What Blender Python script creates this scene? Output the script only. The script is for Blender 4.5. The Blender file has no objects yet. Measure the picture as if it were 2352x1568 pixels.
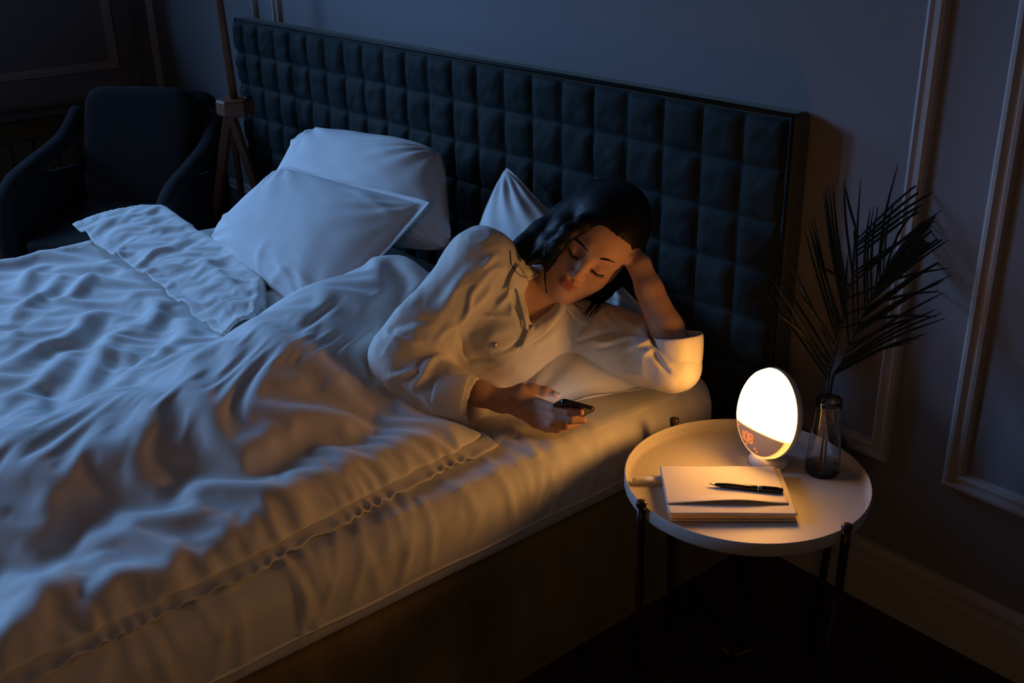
import bpy, bmesh, math, random
import numpy as np
from mathutils import Vector, Matrix
from mathutils.bvhtree import BVHTree
random.seed(7); RNG = np.random.default_rng(7)
SC = bpy.context.scene; COL = SC.collection
# ---------------------------------------------------------------- camera calibration (world metres, back wall is y = 0)
IW, IH, FPX = 2352, 1568, 2460.0
YAW, PITCH, ROLL = .88247, .40938, -.02118
def _axes():
    cy, sy, cp, sp = math.cos(YAW), math.sin(YAW), math.cos(PITCH), math.sin(PITCH)
    fwd = np.array([-sy*cp, cy*cp, -sp]); right = np.array([cy, sy, 0.]); up = np.cross(right, fwd)
    cr, sr = math.cos(ROLL), math.sin(ROLL)
    return cr*right+sr*up, -sr*right+cr*up, fwd
RI, UP, FW = _axes()
CAM = np.array([0, -1.794, 1.449])
def ray(px, py): return FW + RI*(px-IW/2)/FPX - UP*(py-IH/2)/FPX
def at(px, py, ax, val):
    d = ray(px, py); return CAM + d*((val-CAM[ax])/d[ax])
def dep(px, py, z): return CAM + ray(px, py)*z
def proj(P):
    d = np.asarray(P, float)-CAM; z = d@FW
    return np.stack([IW/2+FPX*(d@RI)/z, IH/2-FPX*(d@UP)/z], -1)
X, Y, Z = 0, 1, 2
# ---------------------------------------------------------------- objects
def empty(name, loc=(0,0,0), rz=0.0, label=None, cat=None, group=None):
    o = bpy.data.objects.new(name, None); COL.objects.link(o)
    o.location = loc; o.rotation_euler = (0,0,rz); o.empty_display_size = .05
    tag(o, label, cat, group); return o
def tag(o, label=None, cat=None, group=None, kind=None):
    if label: o['label'] = label
    if cat: o['category'] = cat
    if group: o['group'] = group
    if kind: o['kind'] = kind
    return o
def mesh_obj(name, V, F, mat, parent=None, smooth=True, world=True):
    me = bpy.data.meshes.new(name); me.from_pydata([tuple(v) for v in V], [], [tuple(int(i) for i in f) for f in F])
    me.update(); return link(name, me, mat, parent, smooth, world)
def link(name, me, mat, parent=None, smooth=True, world=True):
    o = bpy.data.objects.new(name, me); COL.objects.link(o)
    if mat: me.materials.append(mat)
    if smooth: me.polygons.foreach_set('use_smooth', [True]*len(me.polygons))
    if parent:
        o.parent = parent
        if world:
            bpy.context.view_layer.update(); o.matrix_parent_inverse = parent.matrix_world.inverted()
    return o
class MB:
    """collects shapes into one mesh"""
    def __init__(s): s.V=[]; s.F=[]
    def add(s, V, F):
        n=len(s.V); s.V += [tuple(map(float,v)) for v in V]; s.F += [tuple(i+n for i in f) for f in F]; return s
    def box(s, lo, hi, M=None):
        x0,y0,z0=lo; x1,y1,z1=hi
        V=np.array([(x0,y0,z0),(x1,y0,z0),(x1,y1,z0),(x0,y1,z0),(x0,y0,z1),(x1,y0,z1),(x1,y1,z1),(x0,y1,z1)],float)
        if M is not None: V=V@M[0].T+M[1]
        return s.add(V,[(0,3,2,1),(4,5,6,7),(0,1,5,4),(1,2,6,5),(2,3,7,6),(3,0,4,7)])
    def tube(s, P, R, n=12, caps=True, sq=1.0):
        P=np.asarray(P,float); m=len(P); R=np.broadcast_to(R,(m,)) if np.ndim(R)<2 else R
        T=np.gradient(P,axis=0); T/=np.linalg.norm(T,axis=1)[:,None]+1e-12
        a=np.array([0,0,1.]) if abs(T[0][2])<.9 else np.array([1.,0,0])
        N=np.cross(T[0],a); N/=np.linalg.norm(N); V=[]
        for i in range(m):
            N=N-T[i]*(N@T[i]); N/=np.linalg.norm(N); B=np.cross(T[i],N)
            for k in range(n):
                t=2*math.pi*k/n; V.append(P[i]+R[i]*(math.cos(t)*N+sq*math.sin(t)*B))
        F=[(i*n+k,i*n+(k+1)%n,(i+1)*n+(k+1)%n,(i+1)*n+k) for i in range(m-1) for k in range(n)]
        if caps: F+= [tuple(range(n))[::-1], tuple((m-1)*n+k for k in range(n))]
        return s.add(V,F)
    def lathe(s, prof, c=(0,0,0), n=48, closed=False):
        V=[(c[0]+r*math.cos(2*math.pi*k/n),c[1]+r*math.sin(2*math.pi*k/n),c[2]+z) for r,z in prof for k in range(n)]
        m=len(prof); F=[(i*n+k,i*n+(k+1)%n,(i+1)*n+(k+1)%n,(i+1)*n+k) for i in range(m-1) for k in range(n)]
        if closed: F+=[((m-1)*n+k,(m-1)*n+(k+1)%n,(k+1)%n,k) for k in range(n)]
        return s.add(V,F)
    def build(s, name, mat, parent=None, smooth=False, bevel=0, sub=0, world=True, seg=2):
        o = mesh_obj(name, s.V, s.F, mat, parent, smooth, world)
        if bevel:
            m=o.modifiers.new('b','BEVEL'); m.width=bevel; m.segments=seg; m.limit_method='ANGLE'; m.harden_normals=False
            o.data.polygons.foreach_set('use_smooth',[True]*len(o.data.polygons))
            w=o.modifiers.new('w','WEIGHTED_NORMAL')
        if sub: m=o.modifiers.new('s','SUBSURF'); m.levels=sub; m.render_levels=sub
        return o
def grid_faces(nu, nv, off=0):
    i,j=np.meshgrid(np.arange(nu-1),np.arange(nv-1),indexing='ij'); a=(i*nv+j).ravel()+off
    return np.stack([a,a+nv,a+nv+1,a+1],1)
def smooth_curve(P, n=24):
    """Catmull-Rom through points"""
    P=np.asarray(P,float); Q=np.vstack([2*P[0]-P[1],P,2*P[-1]-P[-2]]); out=[]
    for i in range(len(P)-1):
        a,b,c,d=Q[i:i+4]
        for t in np.linspace(0,1,n,endpoint=False):
            out.append(.5*((2*b)+(-a+c)*t+(2*a-5*b+4*c-d)*t*t+(-a+3*b-3*c+d)*t**3))
    out.append(P[-1]); return np.array(out)
def noise2(x, y, seed=0, oct=4, f=1.0):
    r=np.random.default_rng(seed); o=np.zeros(np.broadcast(x,y).shape); a=1.
    for k in range(oct):
        for j in range(4):
            t=r.uniform(0,2*math.pi); ph=r.uniform(0,6.28); g=f*(1.9**k)*r.uniform(.7,1.3)
            o+=a*np.sin((x*math.cos(t)+y*math.sin(t))*g*6.28+ph+1.3*np.sin((x*math.sin(t)-y*math.cos(t))*g*2.1+ph*2))*.35
        a*=.5
    return o
def noise3(P, seed=0, oct=3, f=1.0):
    r=np.random.default_rng(seed); o=np.zeros(len(P)); a=1.
    for k in range(oct):
        for j in range(5):
            d=r.normal(size=3); d/=np.linalg.norm(d); e=r.normal(size=3); ph=r.uniform(0,6.28); g=f*(1.9**k)*r.uniform(.7,1.3)
            o+=a*np.sin(P@d*g*6.28+ph+1.2*np.sin(P@e*g*2.+ph*2))*.3
        a*=.5
    return o
def seg_dist(Q, A, B):
    """distance of 2D/3D points Q to segment AB and parameter"""
    d=B-A; t=np.clip(((Q-A)@d)/(d@d+1e-12),0,1); return np.linalg.norm(Q-(A+t[:,None]*d),axis=1), t
def poly_dist(Q, P):
    P=np.asarray(P,float); best=np.full(len(Q),1e9); par=np.zeros(len(Q)); m=len(P)-1
    for i in range(m):
        d,t=seg_dist(Q,P[i],P[i+1]); k=d<best; best[k]=d[k]; par[k]=(i+t[k])/m
    return best,par
# ---------------------------------------------------------------- implicit surface modelling
class Field:
    def __init__(s, lo, hi, h):
        s.lo=np.array(lo,float); s.h=h; s.n=np.ceil((np.array(hi)-s.lo)/h).astype(int)+1
        s.a=np.full(s.n,.05,np.float32)
    def _sub(s, lo, hi, pad):
        i0=np.maximum(((np.array(lo)-pad-s.lo)/s.h).astype(int),0); i1=np.minimum(((np.array(hi)+pad-s.lo)/s.h).astype(int)+2,s.n)
        if (i1<=i0).any(): return None
        ax=[(s.lo[k]+s.h*np.arange(i0[k],i1[k])).astype(np.float32) for k in range(3)]
        return (slice(i0[0],i1[0]),slice(i0[1],i1[1]),slice(i0[2],i1[2])), ax
    def _apply(s, sl, d, k, op):
        a=s.a[sl]
        if op=='u':
            if k>0:
                h=np.clip(.5+.5*(a-d)/k,0,1); s.a[sl]=a*(1-h)+d*h-k*h*(1-h)
            else: s.a[sl]=np.minimum(a,d)
        elif op=='s':
            d=-d
            if k>0:
                h=np.clip(.5-.5*(a-d)/k,0,1); s.a[sl]=a*(1-h)+d*h+k*h*(1-h)
            else: s.a[sl]=np.maximum(a,d)
    def cap(s, p, q, r1, r2=None, k=.01, op='u'):
        p=np.array(p,float); q=np.array(q,float); r2=r1 if r2 is None else r2
        R=max(r1,r2)+max(k,.004)+.008; g=s._sub(np.minimum(p,q),np.maximum(p,q),R)
        if g is None: return s
        sl,(x,y,z)=g; d=q-p; L=float(d@d)+1e-12
        x=x[:,None,None]-p[0]; y=y[None,:,None]-p[1]; z=z[None,None,:]-p[2]
        t=np.clip((x*d[0]+y*d[1]+z*d[2])/L,0,1)
        dd=np.sqrt((x-t*d[0])**2+(y-t*d[1])**2+(z-t*d[2])**2)-(r1+(r2-r1)*t)
        s._apply(sl,dd,k,op); return s
    def chain(s, P, R, k=.01, op='u'):
        for i in range(len(P)-1): s.cap(P[i],P[i+1],R[i],R[i+1],k,op)
        return s
    def ell(s, c, r, M=None, k=.01, op='u'):
        c=np.array(c,float); r=np.array(r,float); M=np.eye(3) if M is None else np.array(M)
        R=r.max(); g=s._sub(c-R,c+R,max(k,.004)+.008)
        if g is None: return s
        sl,(x,y,z)=g; x=x[:,None,None]-c[0]; y=y[None,:,None]-c[1]; z=z[None,None,:]-c[2]
        u=[(x*M[0,i]+y*M[1,i]+z*M[2,i])/r[i] for i in range(3)]
        k0=np.sqrt(u[0]**2+u[1]**2+u[2]**2); k1=np.sqrt((u[0]/r[0])**2+(u[1]/r[1])**2+(u[2]/r[2])**2)+1e-9
        s._apply(sl,(k0*(k0-1)/k1).astype(np.float32),k,op); return s
    def half(s, c, n, k=.005, lo=None, hi=None):
        """remove everything on the +n side of plane through c (inside box)"""
        c=np.array(c,float); n=np.array(n,float); n/=np.linalg.norm(n)
        g=s._sub(s.lo if lo is None else lo, s.lo+s.h*s.n if hi is None else hi,0)
        sl,(x,y,z)=g; d=-((x[:,None,None]-c[0])*n[0]+(y[None,:,None]-c[1])*n[1]+(z[None,None,:]-c[2])*n[2])
        s._apply(sl,d,k,'s'); return s
    def mesh(s):
        a=s.a; I=a<0
        c=I[:-1,:-1,:-1]; al=c.copy(); an=c.copy()
        for o in ((1,0,0),(0,1,0),(0,0,1),(1,1,0),(1,0,1),(0,1,1),(1,1,1)):
            w=I[o[0]:s.n[0]-1+o[0],o[1]:s.n[1]-1+o[1],o[2]:s.n[2]-1+o[2]]; al&=w; an|=w
        act=an&~al; idx=np.argwhere(act); N=len(idx)
        vi=np.full(act.shape,-1,np.int32); vi[act]=np.arange(N)
        cor=np.array([(i,j,k) for i in (0,1) for j in (0,1) for k in (0,1)])
        val=np.stack([a[idx[:,0]+q[0],idx[:,1]+q[1],idx[:,2]+q[2]] for q in cor],1)
        acc=np.zeros((N,3)); cnt=np.zeros(N)
        for i in range(8):
            for j in range(i+1,8):
                if np.abs(cor[i]-cor[j]).sum()==1:
                    m=(val[:,i]<0)!=(val[:,j]<0); t=val[m,i]/(val[m,i]-val[m,j])
                    acc[m]+=cor[i]+t[:,None]*(cor[j]-cor[i]); cnt[m]+=1
        V=s.lo+s.h*(idx+acc/cnt[:,None]); Fs=[]
        for ax in range(3):
            A=np.moveaxis(I,ax,0); e=A[:-1]!=A[1:]
            sg=A[:-1]
            e=e[:,1:-1,1:-1]; q=np.argwhere(e); dirn=sg[:,1:-1,1:-1][e]
            q[:,1:]+=1
            VI=np.moveaxis(vi,ax,0)
            f=np.stack([VI[q[:,0],q[:,1]-1,q[:,2]-1],VI[q[:,0],q[:,1],q[:,2]-1],VI[q[:,0],q[:,1],q[:,2]],VI[q[:,0],q[:,1]-1,q[:,2]]],1)
            if ax==1: dirn=~dirn
            f[~dirn]=f[~dirn][:,::-1]; Fs.append(f)
        F=np.vstack(Fs); F=F[(F>=0).all(1)]; return V,F
def np_mesh(name, V, F):
    me=bpy.data.meshes.new(name); nf=len(F); me.vertices.add(len(V)); me.vertices.foreach_set('co',np.asarray(V,np.float32).ravel())
    me.loops.add(nf*4); me.loops.foreach_set('vertex_index',np.asarray(F,np.int32).ravel())
    me.polygons.add(nf); me.polygons.foreach_set('loop_start',np.arange(nf,dtype=np.int32)*4)
    me.update(calc_edges=True); me.validate(); return me
def relax(V, F, it=2, w=.5):
    for _ in range(it):
        S=np.zeros_like(V); C=np.zeros(len(V))
        for a,b in ((0,1),(1,2),(2,3),(3,0)):
            for p,q in ((a,b),(b,a)):
                C+=np.bincount(F[:,p],minlength=len(V))
                for k in range(3): S[:,k]+=np.bincount(F[:,p],weights=V[F[:,q],k],minlength=len(V))
        V=V+w*(S/np.maximum(C,1)[:,None]-V)
    return V
def vnormals(V,F):
    n=np.cross(V[F[:,2]]-V[F[:,0]],V[F[:,3]-0]-V[F[:,1]]); N=np.zeros_like(V)
    for c in range(4):
        for k in range(3): N[:,k]+=np.bincount(F[:,c],weights=n[:,k],minlength=len(V))
    return N/(np.linalg.norm(N,axis=1)[:,None]+1e-12)
# ---------------------------------------------------------------- materials
def mat(name, col, rough=.6, metal=0., spec=.5, bump=None, var=None, sheen=0, sheen_col=None, sheen_rough=.4, emit=None, estr=0, trans=0, ior=1.45, attr=None, sss=0, coat=0):
    m=bpy.data.materials.new(name); m.use_nodes=True; nt=m.node_tree; b=nt.nodes['Principled BSDF']; L=nt.links
    b.inputs['Base Color'].default_value=(*col,1); b.inputs['Roughness'].default_value=rough; b.inputs['Metallic'].default_value=metal
    b.inputs['Specular IOR Level'].default_value=spec; b.inputs['IOR'].default_value=ior
    if trans: b.inputs['Transmission Weight'].default_value=trans
    if coat: b.inputs['Coat Weight'].default_value=coat
    if sss:
        b.inputs['Subsurface Weight'].default_value=sss; b.inputs['Subsurface Radius'].default_value=(.9,.35,.18); b.inputs['Subsurface Scale'].default_value=.008
    if sheen:
        b.inputs['Sheen Weight'].default_value=sheen; b.inputs['Sheen Roughness'].default_value=sheen_rough
        b.inputs['Sheen Tint'].default_value=(*(sheen_col or (1,1,1)),1)
    if emit: b.inputs['Emission Color'].default_value=(*emit,1); b.inputs['Emission Strength'].default_value=estr
    tc=nt.nodes.new('ShaderNodeTexCoord')
    def noise(sc, det=3, vec=None, stretch=None):
        n=nt.nodes.new('ShaderNodeTexNoise'); n.inputs['Scale'].default_value=sc; n.inputs['Detail'].default_value=det
        if stretch:
            mp=nt.nodes.new('ShaderNodeMapping'); mp.inputs['Scale'].default_value=stretch; L.new(tc.outputs['Object'],mp.inputs['Vector']); L.new(mp.outputs[0],n.inputs['Vector'])
        else: L.new(tc.outputs['Object'],n.inputs['Vector'])
        return n
    src=None
    if var:   # (scale, dark colour, stretch)
        n=noise(var[0],4,stretch=var[2] if len(var)>2 else None); mx=nt.nodes.new('ShaderNodeMix'); mx.data_type='RGBA'
        cr=nt.nodes.new('ShaderNodeMapRange'); cr.inputs[1].default_value=.35; cr.inputs[2].default_value=.65; L.new(n.outputs['Fac'],cr.inputs[0])
        mx.inputs['A'].default_value=(*col,1); mx.inputs['B'].default_value=(*var[1],1); L.new(cr.outputs[0],mx.inputs['Factor']); src=mx.outputs['Result']
    if attr:
        a=nt.nodes.new('ShaderNodeAttribute'); a.attribute_name=attr[0]; mx=nt.nodes.new('ShaderNodeMix'); mx.data_type='RGBA'
        if src: L.new(src,mx.inputs['A'])
        else: mx.inputs['A'].default_value=(*col,1)
        mx.inputs['B'].default_value=(*attr[1],1); L.new(a.outputs['Fac'],mx.inputs['Factor']); src=mx.outputs['Result']
    if src: L.new(src,b.inputs['Base Color'])
    if bump:  # list of (scale,strength,distance,stretch)
        prev=None
        for t in bump:
            n=noise(t[0],3,stretch=t[3] if len(t)>3 else None); bp=nt.nodes.new('ShaderNodeBump'); bp.inputs['Strength'].default_value=t[1]; bp.inputs['Distance'].default_value=t[2]
            L.new(n.outputs['Fac'],bp.inputs['Height'])
            if prev: L.new(prev,bp.inputs['Normal'])
            prev=bp.outputs[0]
        L.new(prev,b.inputs['Normal'])
    return m
LINEN=mat('white_linen',(.80,.79,.77),.92,spec=.15,bump=[(900,.15,.0006)],sheen=.1)
SHEET=mat('white_sheet',(.78,.77,.75),.92,spec=.15,bump=[(900,.12,.0005)])
PILLOW=mat('pillow_cotton',(.80,.79,.78),.92,spec=.15,bump=[(900,.12,.0005)])
SHIRT=mat('ivory_satin_cotton',(.80,.76,.70),.7,spec=.25,bump=[(55,.3,.0025),(700,.1,.0004)],sheen=.15)
VELVET=mat('dark_green_velvet',(.018,.024,.023),.75,spec=.2,var=(14,(.011,.016,.016),(1,1,1)),bump=[(260,.25,.001)],sheen=.15,sheen_col=(.3,.6,.7),sheen_rough=.35)
WALL=mat('grey_blue_wall_paint',(.215,.205,.215),.8,spec=.3,bump=[(220,.06,.0006)])
TRIMM=mat('wall_trim_paint',(.42,.39,.38),.55,bump=[(200,.04,.0004)])
SKIN=mat('skin',(.62,.36,.24),.58,spec=.2,attr=('lip',(.42,.075,.06)),sss=.12,bump=[(420,.05,.0004)])
HAIR=mat('black_hair',(.005,.004,.004),.5,spec=.25)
BROW=mat('brow_hair',(.015,.009,.006),.7)
NAIL=mat('pale_nail_polish',(.75,.6,.62),.15,spec=.6,coat=.5)
TRAY=mat('cream_powder_coated_tray',(.50,.465,.43),.5,spec=.4)
LEGM=mat('dark_brown_metal',(.035,.014,.011),.35,spec=.5)
LAMPB=mat('lamp_housing_white',(.75,.70,.64),.35)
BLACKP=mat('black_gloss',(.006,.006,.007),.25,spec=.5)
BRASS=mat('brass',(.75,.6,.3),.25,metal=1.)
PAPER=mat('white_paper',(.60,.57,.54),.8,spec=.2)
KRAFT=mat('kraft_page_block',(.60,.43,.24),.8,spec=.2)
WOOD=mat('reddish_wood',(.20,.075,.03),.5,var=(6,(.12,.045,.02),(1,1,.1)))
CHAIRF=mat('grey_upholstery',(.035,.034,.036),.95,spec=.1,bump=[(500,.2,.0008)])
RADM=mat('grey_radiator_paint',(.12,.12,.115),.6)
LEAF=mat('dark_palm_leaf',(.013,.022,.012),.55,var=(20,(.03,.03,.014)))
LAMP_E=40.; MOON_W=76.; BLUE_FILL_W=25.; WORLD_E=.012; FILL_W=6.; QH=1.0; SETTLE=90
# ---------------------------------------------------------------- the setting
def structure(name, mb, m, smooth=False, bevel=0, mb_obj=None):
    o=mb.build(name,m,None,smooth,bevel); o['kind']='structure'; return o
# parquet floor
def floor_material():
    m=bpy.data.materials.new('dark_oak_parquet'); m.use_nodes=True; nt=m.node_tree; L=nt.links; b=nt.nodes['Principled BSDF']
    tc=nt.nodes.new('ShaderNodeTexCoord'); mp=nt.nodes.new('ShaderNodeMapping'); mp.inputs['Rotation'].default_value=(0,0,math.radians(45)); L.new(tc.outputs['Object'],mp.inputs[0])
    br=nt.nodes.new('ShaderNodeTexBrick'); br.inputs['Scale'].default_value=1; br.inputs['Brick Width'].default_value=.6; br.inputs['Row Height'].default_value=.12; br.inputs['Mortar Size'].default_value=.003
    br.inputs['Color1'].default_value=(.075,.030,.016,1); br.inputs['Color2'].default_value=(.045,.018,.011,1); br.inputs['Mortar'].default_value=(.006,.003,.002,1); L.new(mp.outputs[0],br.inputs[0])
    n=nt.nodes.new('ShaderNodeTexNoise'); n.inputs['Scale'].default_value=30; n.inputs['Detail'].default_value=5
    mp2=nt.nodes.new('ShaderNodeMapping'); mp2.inputs['Scale'].default_value=(.12,1,1); L.new(mp.outputs[0],mp2.inputs[0]); L.new(mp2.outputs[0],n.inputs[0])
    mx=nt.nodes.new('ShaderNodeMix'); mx.data_type='RGBA'; mx.blend_type='MULTIPLY'; mx.inputs['Factor'].default_value=.7; L.new(br.outputs['Color'],mx.inputs['A']); L.new(n.outputs['Color'],mx.inputs['B']); L.new(mx.outputs['Result'],b.inputs['Base Color'])
    b.inputs['Roughness'].default_value=.55; bp=nt.nodes.new('ShaderNodeBump'); bp.inputs['Distance'].default_value=.002; bp.inputs['Strength'].default_value=.4; L.new(br.outputs['Fac'],bp.inputs['Height']); bp.invert=True; L.new(bp.outputs[0],b.inputs['Normal'])
    return m
structure('floor', MB().box((-4.9,-4.6,-.08),(1.6,.12,0)), floor_material())
structure('wall_back', MB().box((-4.9,0,0),(1.6,.12,2.8)), WALL)
XL=-4.70
wl=MB(); wl.box((XL-.2,-4.6,0),(XL,0,1.12)); wl.box((XL-.2,-4.6,2.74),(XL,0,2.8)); wl.box((XL-.2,-.62,1.12),(XL,0,2.74)); wl.box((XL-.2,-3.3,1.12),(XL,-3.0,2.74)); wl.box((XL-.2,-4.6,1.12),(XL,-4.4,2.74))
structure('wall_left', wl, WALL)
structure('ceiling', MB().box((-4.9,-4.6,2.8),(1.6,.12,2.9)), WALL)
PROF=[(0,0),(.002,.012),(.008,.017),(.014,.017),(.018,.009),(.026,.009),(.030,.014),(.036,.012),(.040,0)]
def frame_ring(name, a0, a1, z0, z1, place):
    """mitred panel moulding; a0..a1 x z0..z1 outer edges, place(a, z, depth) -> point"""
    V=[];F=[]
    for o,h in PROF:
        V+= [place(a0+o,z0+o,h),place(a1-o,z0+o,h),place(a1-o,z1-o,h),place(a0+o,z1-o,h)]
    for i in range(len(PROF)-1):
        for k in range(4): F.append((i*4+k,i*4+(k+1)%4,(i+1)*4+(k+1)%4,(i+1)*4+k))
    o=mesh_obj(name,V,F,TRIMM,None,False); o['kind']='structure'; return o
back=lambda a,z,h:(a,-h,z)
frame_ring('trim_1',-3.40,-.983,.338,2.45,back)
frame_ring('trim_2',-.862,1.3,.345,2.45,back)
frame_ring('trim_3',-4.49,-3.53,.338,2.45,back)
left=lambda a,z,h:(XL+h*1.3,a,z)
frame_ring('trim_4',-3.05,-.085,.725,2.55,left)
def skirting(name, pts):
    """profile extruded between two points; pts = function(depth,z)"""
    prof=[(0,.142),(.006,.140),(.012,.128),(.013,.118),(.008,.112),(.008,.107),(.015,.104),(.017,.098),(.017,0)]
    V=[];F=[]
    for d,z in prof: V+= list(pts(d,z))
    n=len(prof); F=[(2*i,2*i+1,2*i+3,2*i+2) for i in range(n-1)]
    o=mesh_obj(name,V,F,TRIMM,None,False); o['kind']='structure'
skirting('baseboard_back', lambda d,z:((-4.7,-d,z),(1.6,-d,z)))
skirting('baseboard_left', lambda d,z:((XL+d,-4.6,z),(XL+d,-.0,z)))
# window above the radiator (its upper, open part lies above the frame)
wf=MB()
for y0,y1,z0,z1 in ((-3.0,-2.95,1.12,2.74),(-.67,-.62,1.12,2.74),(-3.0,-.62,1.12,1.17),(-3.0,-.62,2.69,2.74),(-1.80,-1.76,1.12,2.74)): wf.box((XL-.12,y0,z0),(XL-.06,y1,z1))
structure('window_1', wf, TRIMM)
wf=MB()
for y0,y1,z0,z1 in ((-4.4,-4.35,1.12,2.74),(-3.35,-3.3,1.12,2.74),(-4.4,-3.3,1.12,1.17),(-4.4,-3.3,2.69,2.74),(-3.87,-3.83,1.12,2.74)): wf.box((XL-.12,y0,z0),(XL-.06,y1,z1))
structure('added_fill_window', wf, TRIMM)  # unseen window, added to let in the second blue fill
# radiator cover under the window
rd=empty('radiator',(XL+.06,-.9,0),0,'grey ribbed radiator under the window on the left wall, behind the armchair','radiator')
g=MB(); g.box((XL+.02,-1.9,.10),(XL+.07,-.12,.585)); g.build('casing',RADM,rd,bevel=.004)
g=MB(); g.box((XL+.015,-1.93,.585),(XL+.11,-.10,.612)); g.build('top_shelf',RADM,rd,bevel=.004)
g=MB(); g.box((XL+.02,-1.9,.50),(XL+.082,-.12,.575)); g.build('grille',mat('brown_radiator_grille',(.10,.085,.04),.6),rd,bevel=.003)
for k in range(20):
    y=-1.86+k*.09; g=MB(); g.box((XL+.068,y,.12),(XL+.088,y+.078,.495)); g.build('rib',RADM,rd,bevel=.006)
# ---------------------------------------------------------------- bed: headboard + base
BX0,BX1=-3.08,-1.285; HX0,HX1=-3.58,-1.236; HZ=1.018; MT=.472
bed=empty('bed',(-2.2,-1.1,0),0,'upholstered double bed with a tall dark square-tufted velvet headboard against the wall','bed')
hf=MB()
hf.box((HX0,-.062,.0),(HX1,-.004,HZ)); 
FRV=mat('headboard_side_velvet',(.085,.082,.062),.8,spec=.15,bump=[(260,.2,.001)],sheen=.2,sheen_col=(.6,.7,.6))
hf.build('headboard_frame',FRV,bed,bevel=.012,seg=3)
# tufted front: one continuous quilted surface
pit=.1082; nx=210; nz=100
xs=np.linspace(HX0+.004,HX1-.004,nx*2); zs=np.linspace(.02,HZ-.004,nz*2)
XX,ZZ=np.meshgrid(xs,zs,indexing='ij')
u=np.abs(((HX1-.004-XX)/pit)%1-.5)*2; v=np.abs(((HZ-.004-ZZ)/pit)%1-.5)*2
edge=np.minimum(np.minimum(XX-xs[0],xs[-1]-XX),np.minimum(ZZ-zs[0],zs[-1]-ZZ))
bul=(1-u**4)**.7*(1-v**4)**.7
bul=bul*(1+.12*noise2(XX,ZZ,3,3,5))
YY=-.066-.019*bul-.0015*noise2(XX,ZZ,5,3,14)*bul
YY=np.where(edge<.006,-.058,YY)
V=np.stack([XX,YY,ZZ],-1).reshape(-1,3); F=grid_faces(nx*2,nz*2)[:,::1]
link('tufted_panel',np_mesh('tufted_panel',V,F),VELVET,bed)
p=MB(); r=.0045
for a,b in (((HX0+.004,-.066,HZ-.001),(HX1-.002,-.066,HZ-.001)),((HX1-.003,-.066,HZ-.002),(HX1-.003,-.066,.02)),((HX0+.003,-.066,HZ-.002),(HX0+.003,-.066,.02))): p.tube([a,b],[r,r],8)
p.build('piping',mat('black_piping',(.004,.005,.006),.7),bed,True)
# base with soft velvet wrap
n=160; prof=[(0,.0),(0,.02),(.004,.05),(.006,.15),(.006,.25),(.002,.295),(-.012,.307),(-.08,.309)]
prof=[(d,z) for d,z in smooth_curve([(a,b) for a,b in prof],5)]
V=[];m_=len(prof); path=[]
for t in np.linspace(-.08,-2.12,n): path.append((BX1,t,1,0))
for t in np.linspace(BX1,BX0,n): path.append((t,-2.14,0,-1))
for t in np.linspace(-2.12,-.08,n): path.append((BX0,t,-1,0))
path=np.array(path); s_=np.arange(len(path))*.013
for d,z in prof:
    w=.004*noise2(s_,np.full(len(s_),z*.25),8,3,2.2)+.0025*noise2(s_*3,np.full(len(s_),z*.5),9,3,2.5)
    w=w*math.sin(min(max(z/.30,0),1)*math.pi)**.5 if 0<z<.3 else w*0
    V.append(np.stack([path[:,0]+path[:,2]*(d+w),path[:,1]+path[:,3]*(d+w),np.full(len(path),z)],1))
V=np.array(V).reshape(-1,3); F=grid_faces(m_,len(path))[:,::-1]
BASEM=mat('olive_velvet',(.27,.205,.085),.8,spec=.15,var=(7,(.15,.115,.05),(1,1,.35)),bump=[(240,.2,.001),(9,.3,.006,(1,1,.25))],sheen=.3,sheen_col=(.8,.7,.4))
o=link('base',np_mesh('base',V,F),BASEM,bed); o['label']='olive velvet side panel'
g=MB(); g.box((BX0+.03,-2.08,.29),(BX1-.03,-.09,.309)); g.build('slat_deck',VELVET,bed)
# ---------------------------------------------------------------- mattress in a fitted sheet
def wr_lines(P, lines):
    h=np.zeros(len(P))
    for pts,amp,w in lines:
        d,t=poly_dist(P,pts); h+=amp*np.exp(-(d/w)**2)*np.sin(np.clip(t,0,1)*math.pi)**.8
    return h
mt=empty('mattress',(-2.2,-1.1,.309),0,'thick mattress in a white fitted sheet lying on the olive velvet bed base','mattress')
# superellipse-like shell: param around perimeter x profile
R_=.055; top=MT; bot=.312
prof=[(-.02,bot+.003),(-.004,bot+.004),(.004,bot+.02),(.010,bot+.045),(.012,bot+.08)]
for a in np.linspace(0,90,10): prof.append((-R_+.012+R_*math.cos(math.radians(a)),top-R_+R_*math.sin(math.radians(a))))
prof+= [(-.09,top+.001),(-.13,top+.001)]
def rect_path(x0,y0,x1,y1,rc,step=.008):
    P=[]; N=[]
    def line(a,b,nrm):
        L=np.linalg.norm(np.array(b)-a); k=max(int(L/step),1)
        for t in np.arange(k)/k: P.append(np.array(a)+(np.array(b)-np.array(a))*t); N.append(nrm)
    def arc(c,a0,a1):
        k=max(int(rc*1.57/step),4)
        for t in np.arange(k)/k:
            a=math.radians(a0+(a1-a0)*t); P.append(np.array(c)+rc*np.array([math.cos(a),math.sin(a)])); N.append((math.cos(a),math.sin(a)))
    line((x1,y0+rc),(x1,y1-rc),(1,0)); arc((x1-rc,y1-rc),0,90); line((x1-rc,y1),(x0+rc,y1),(0,1)); arc((x0+rc,y1-rc),90,180)
    line((x0,y1-rc),(x0,y0+rc),(-1,0)); arc((x0+rc,y0+rc),180,270); line((x0+rc,y0),(x1-rc,y0),(0,-1)); arc((x1-rc,y0+rc),270,360)
    return np.array(P),np.array(N)
P2,N2=rect_path(BX0+.01,-2.1,BX1-.004,-.155,.095)
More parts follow.
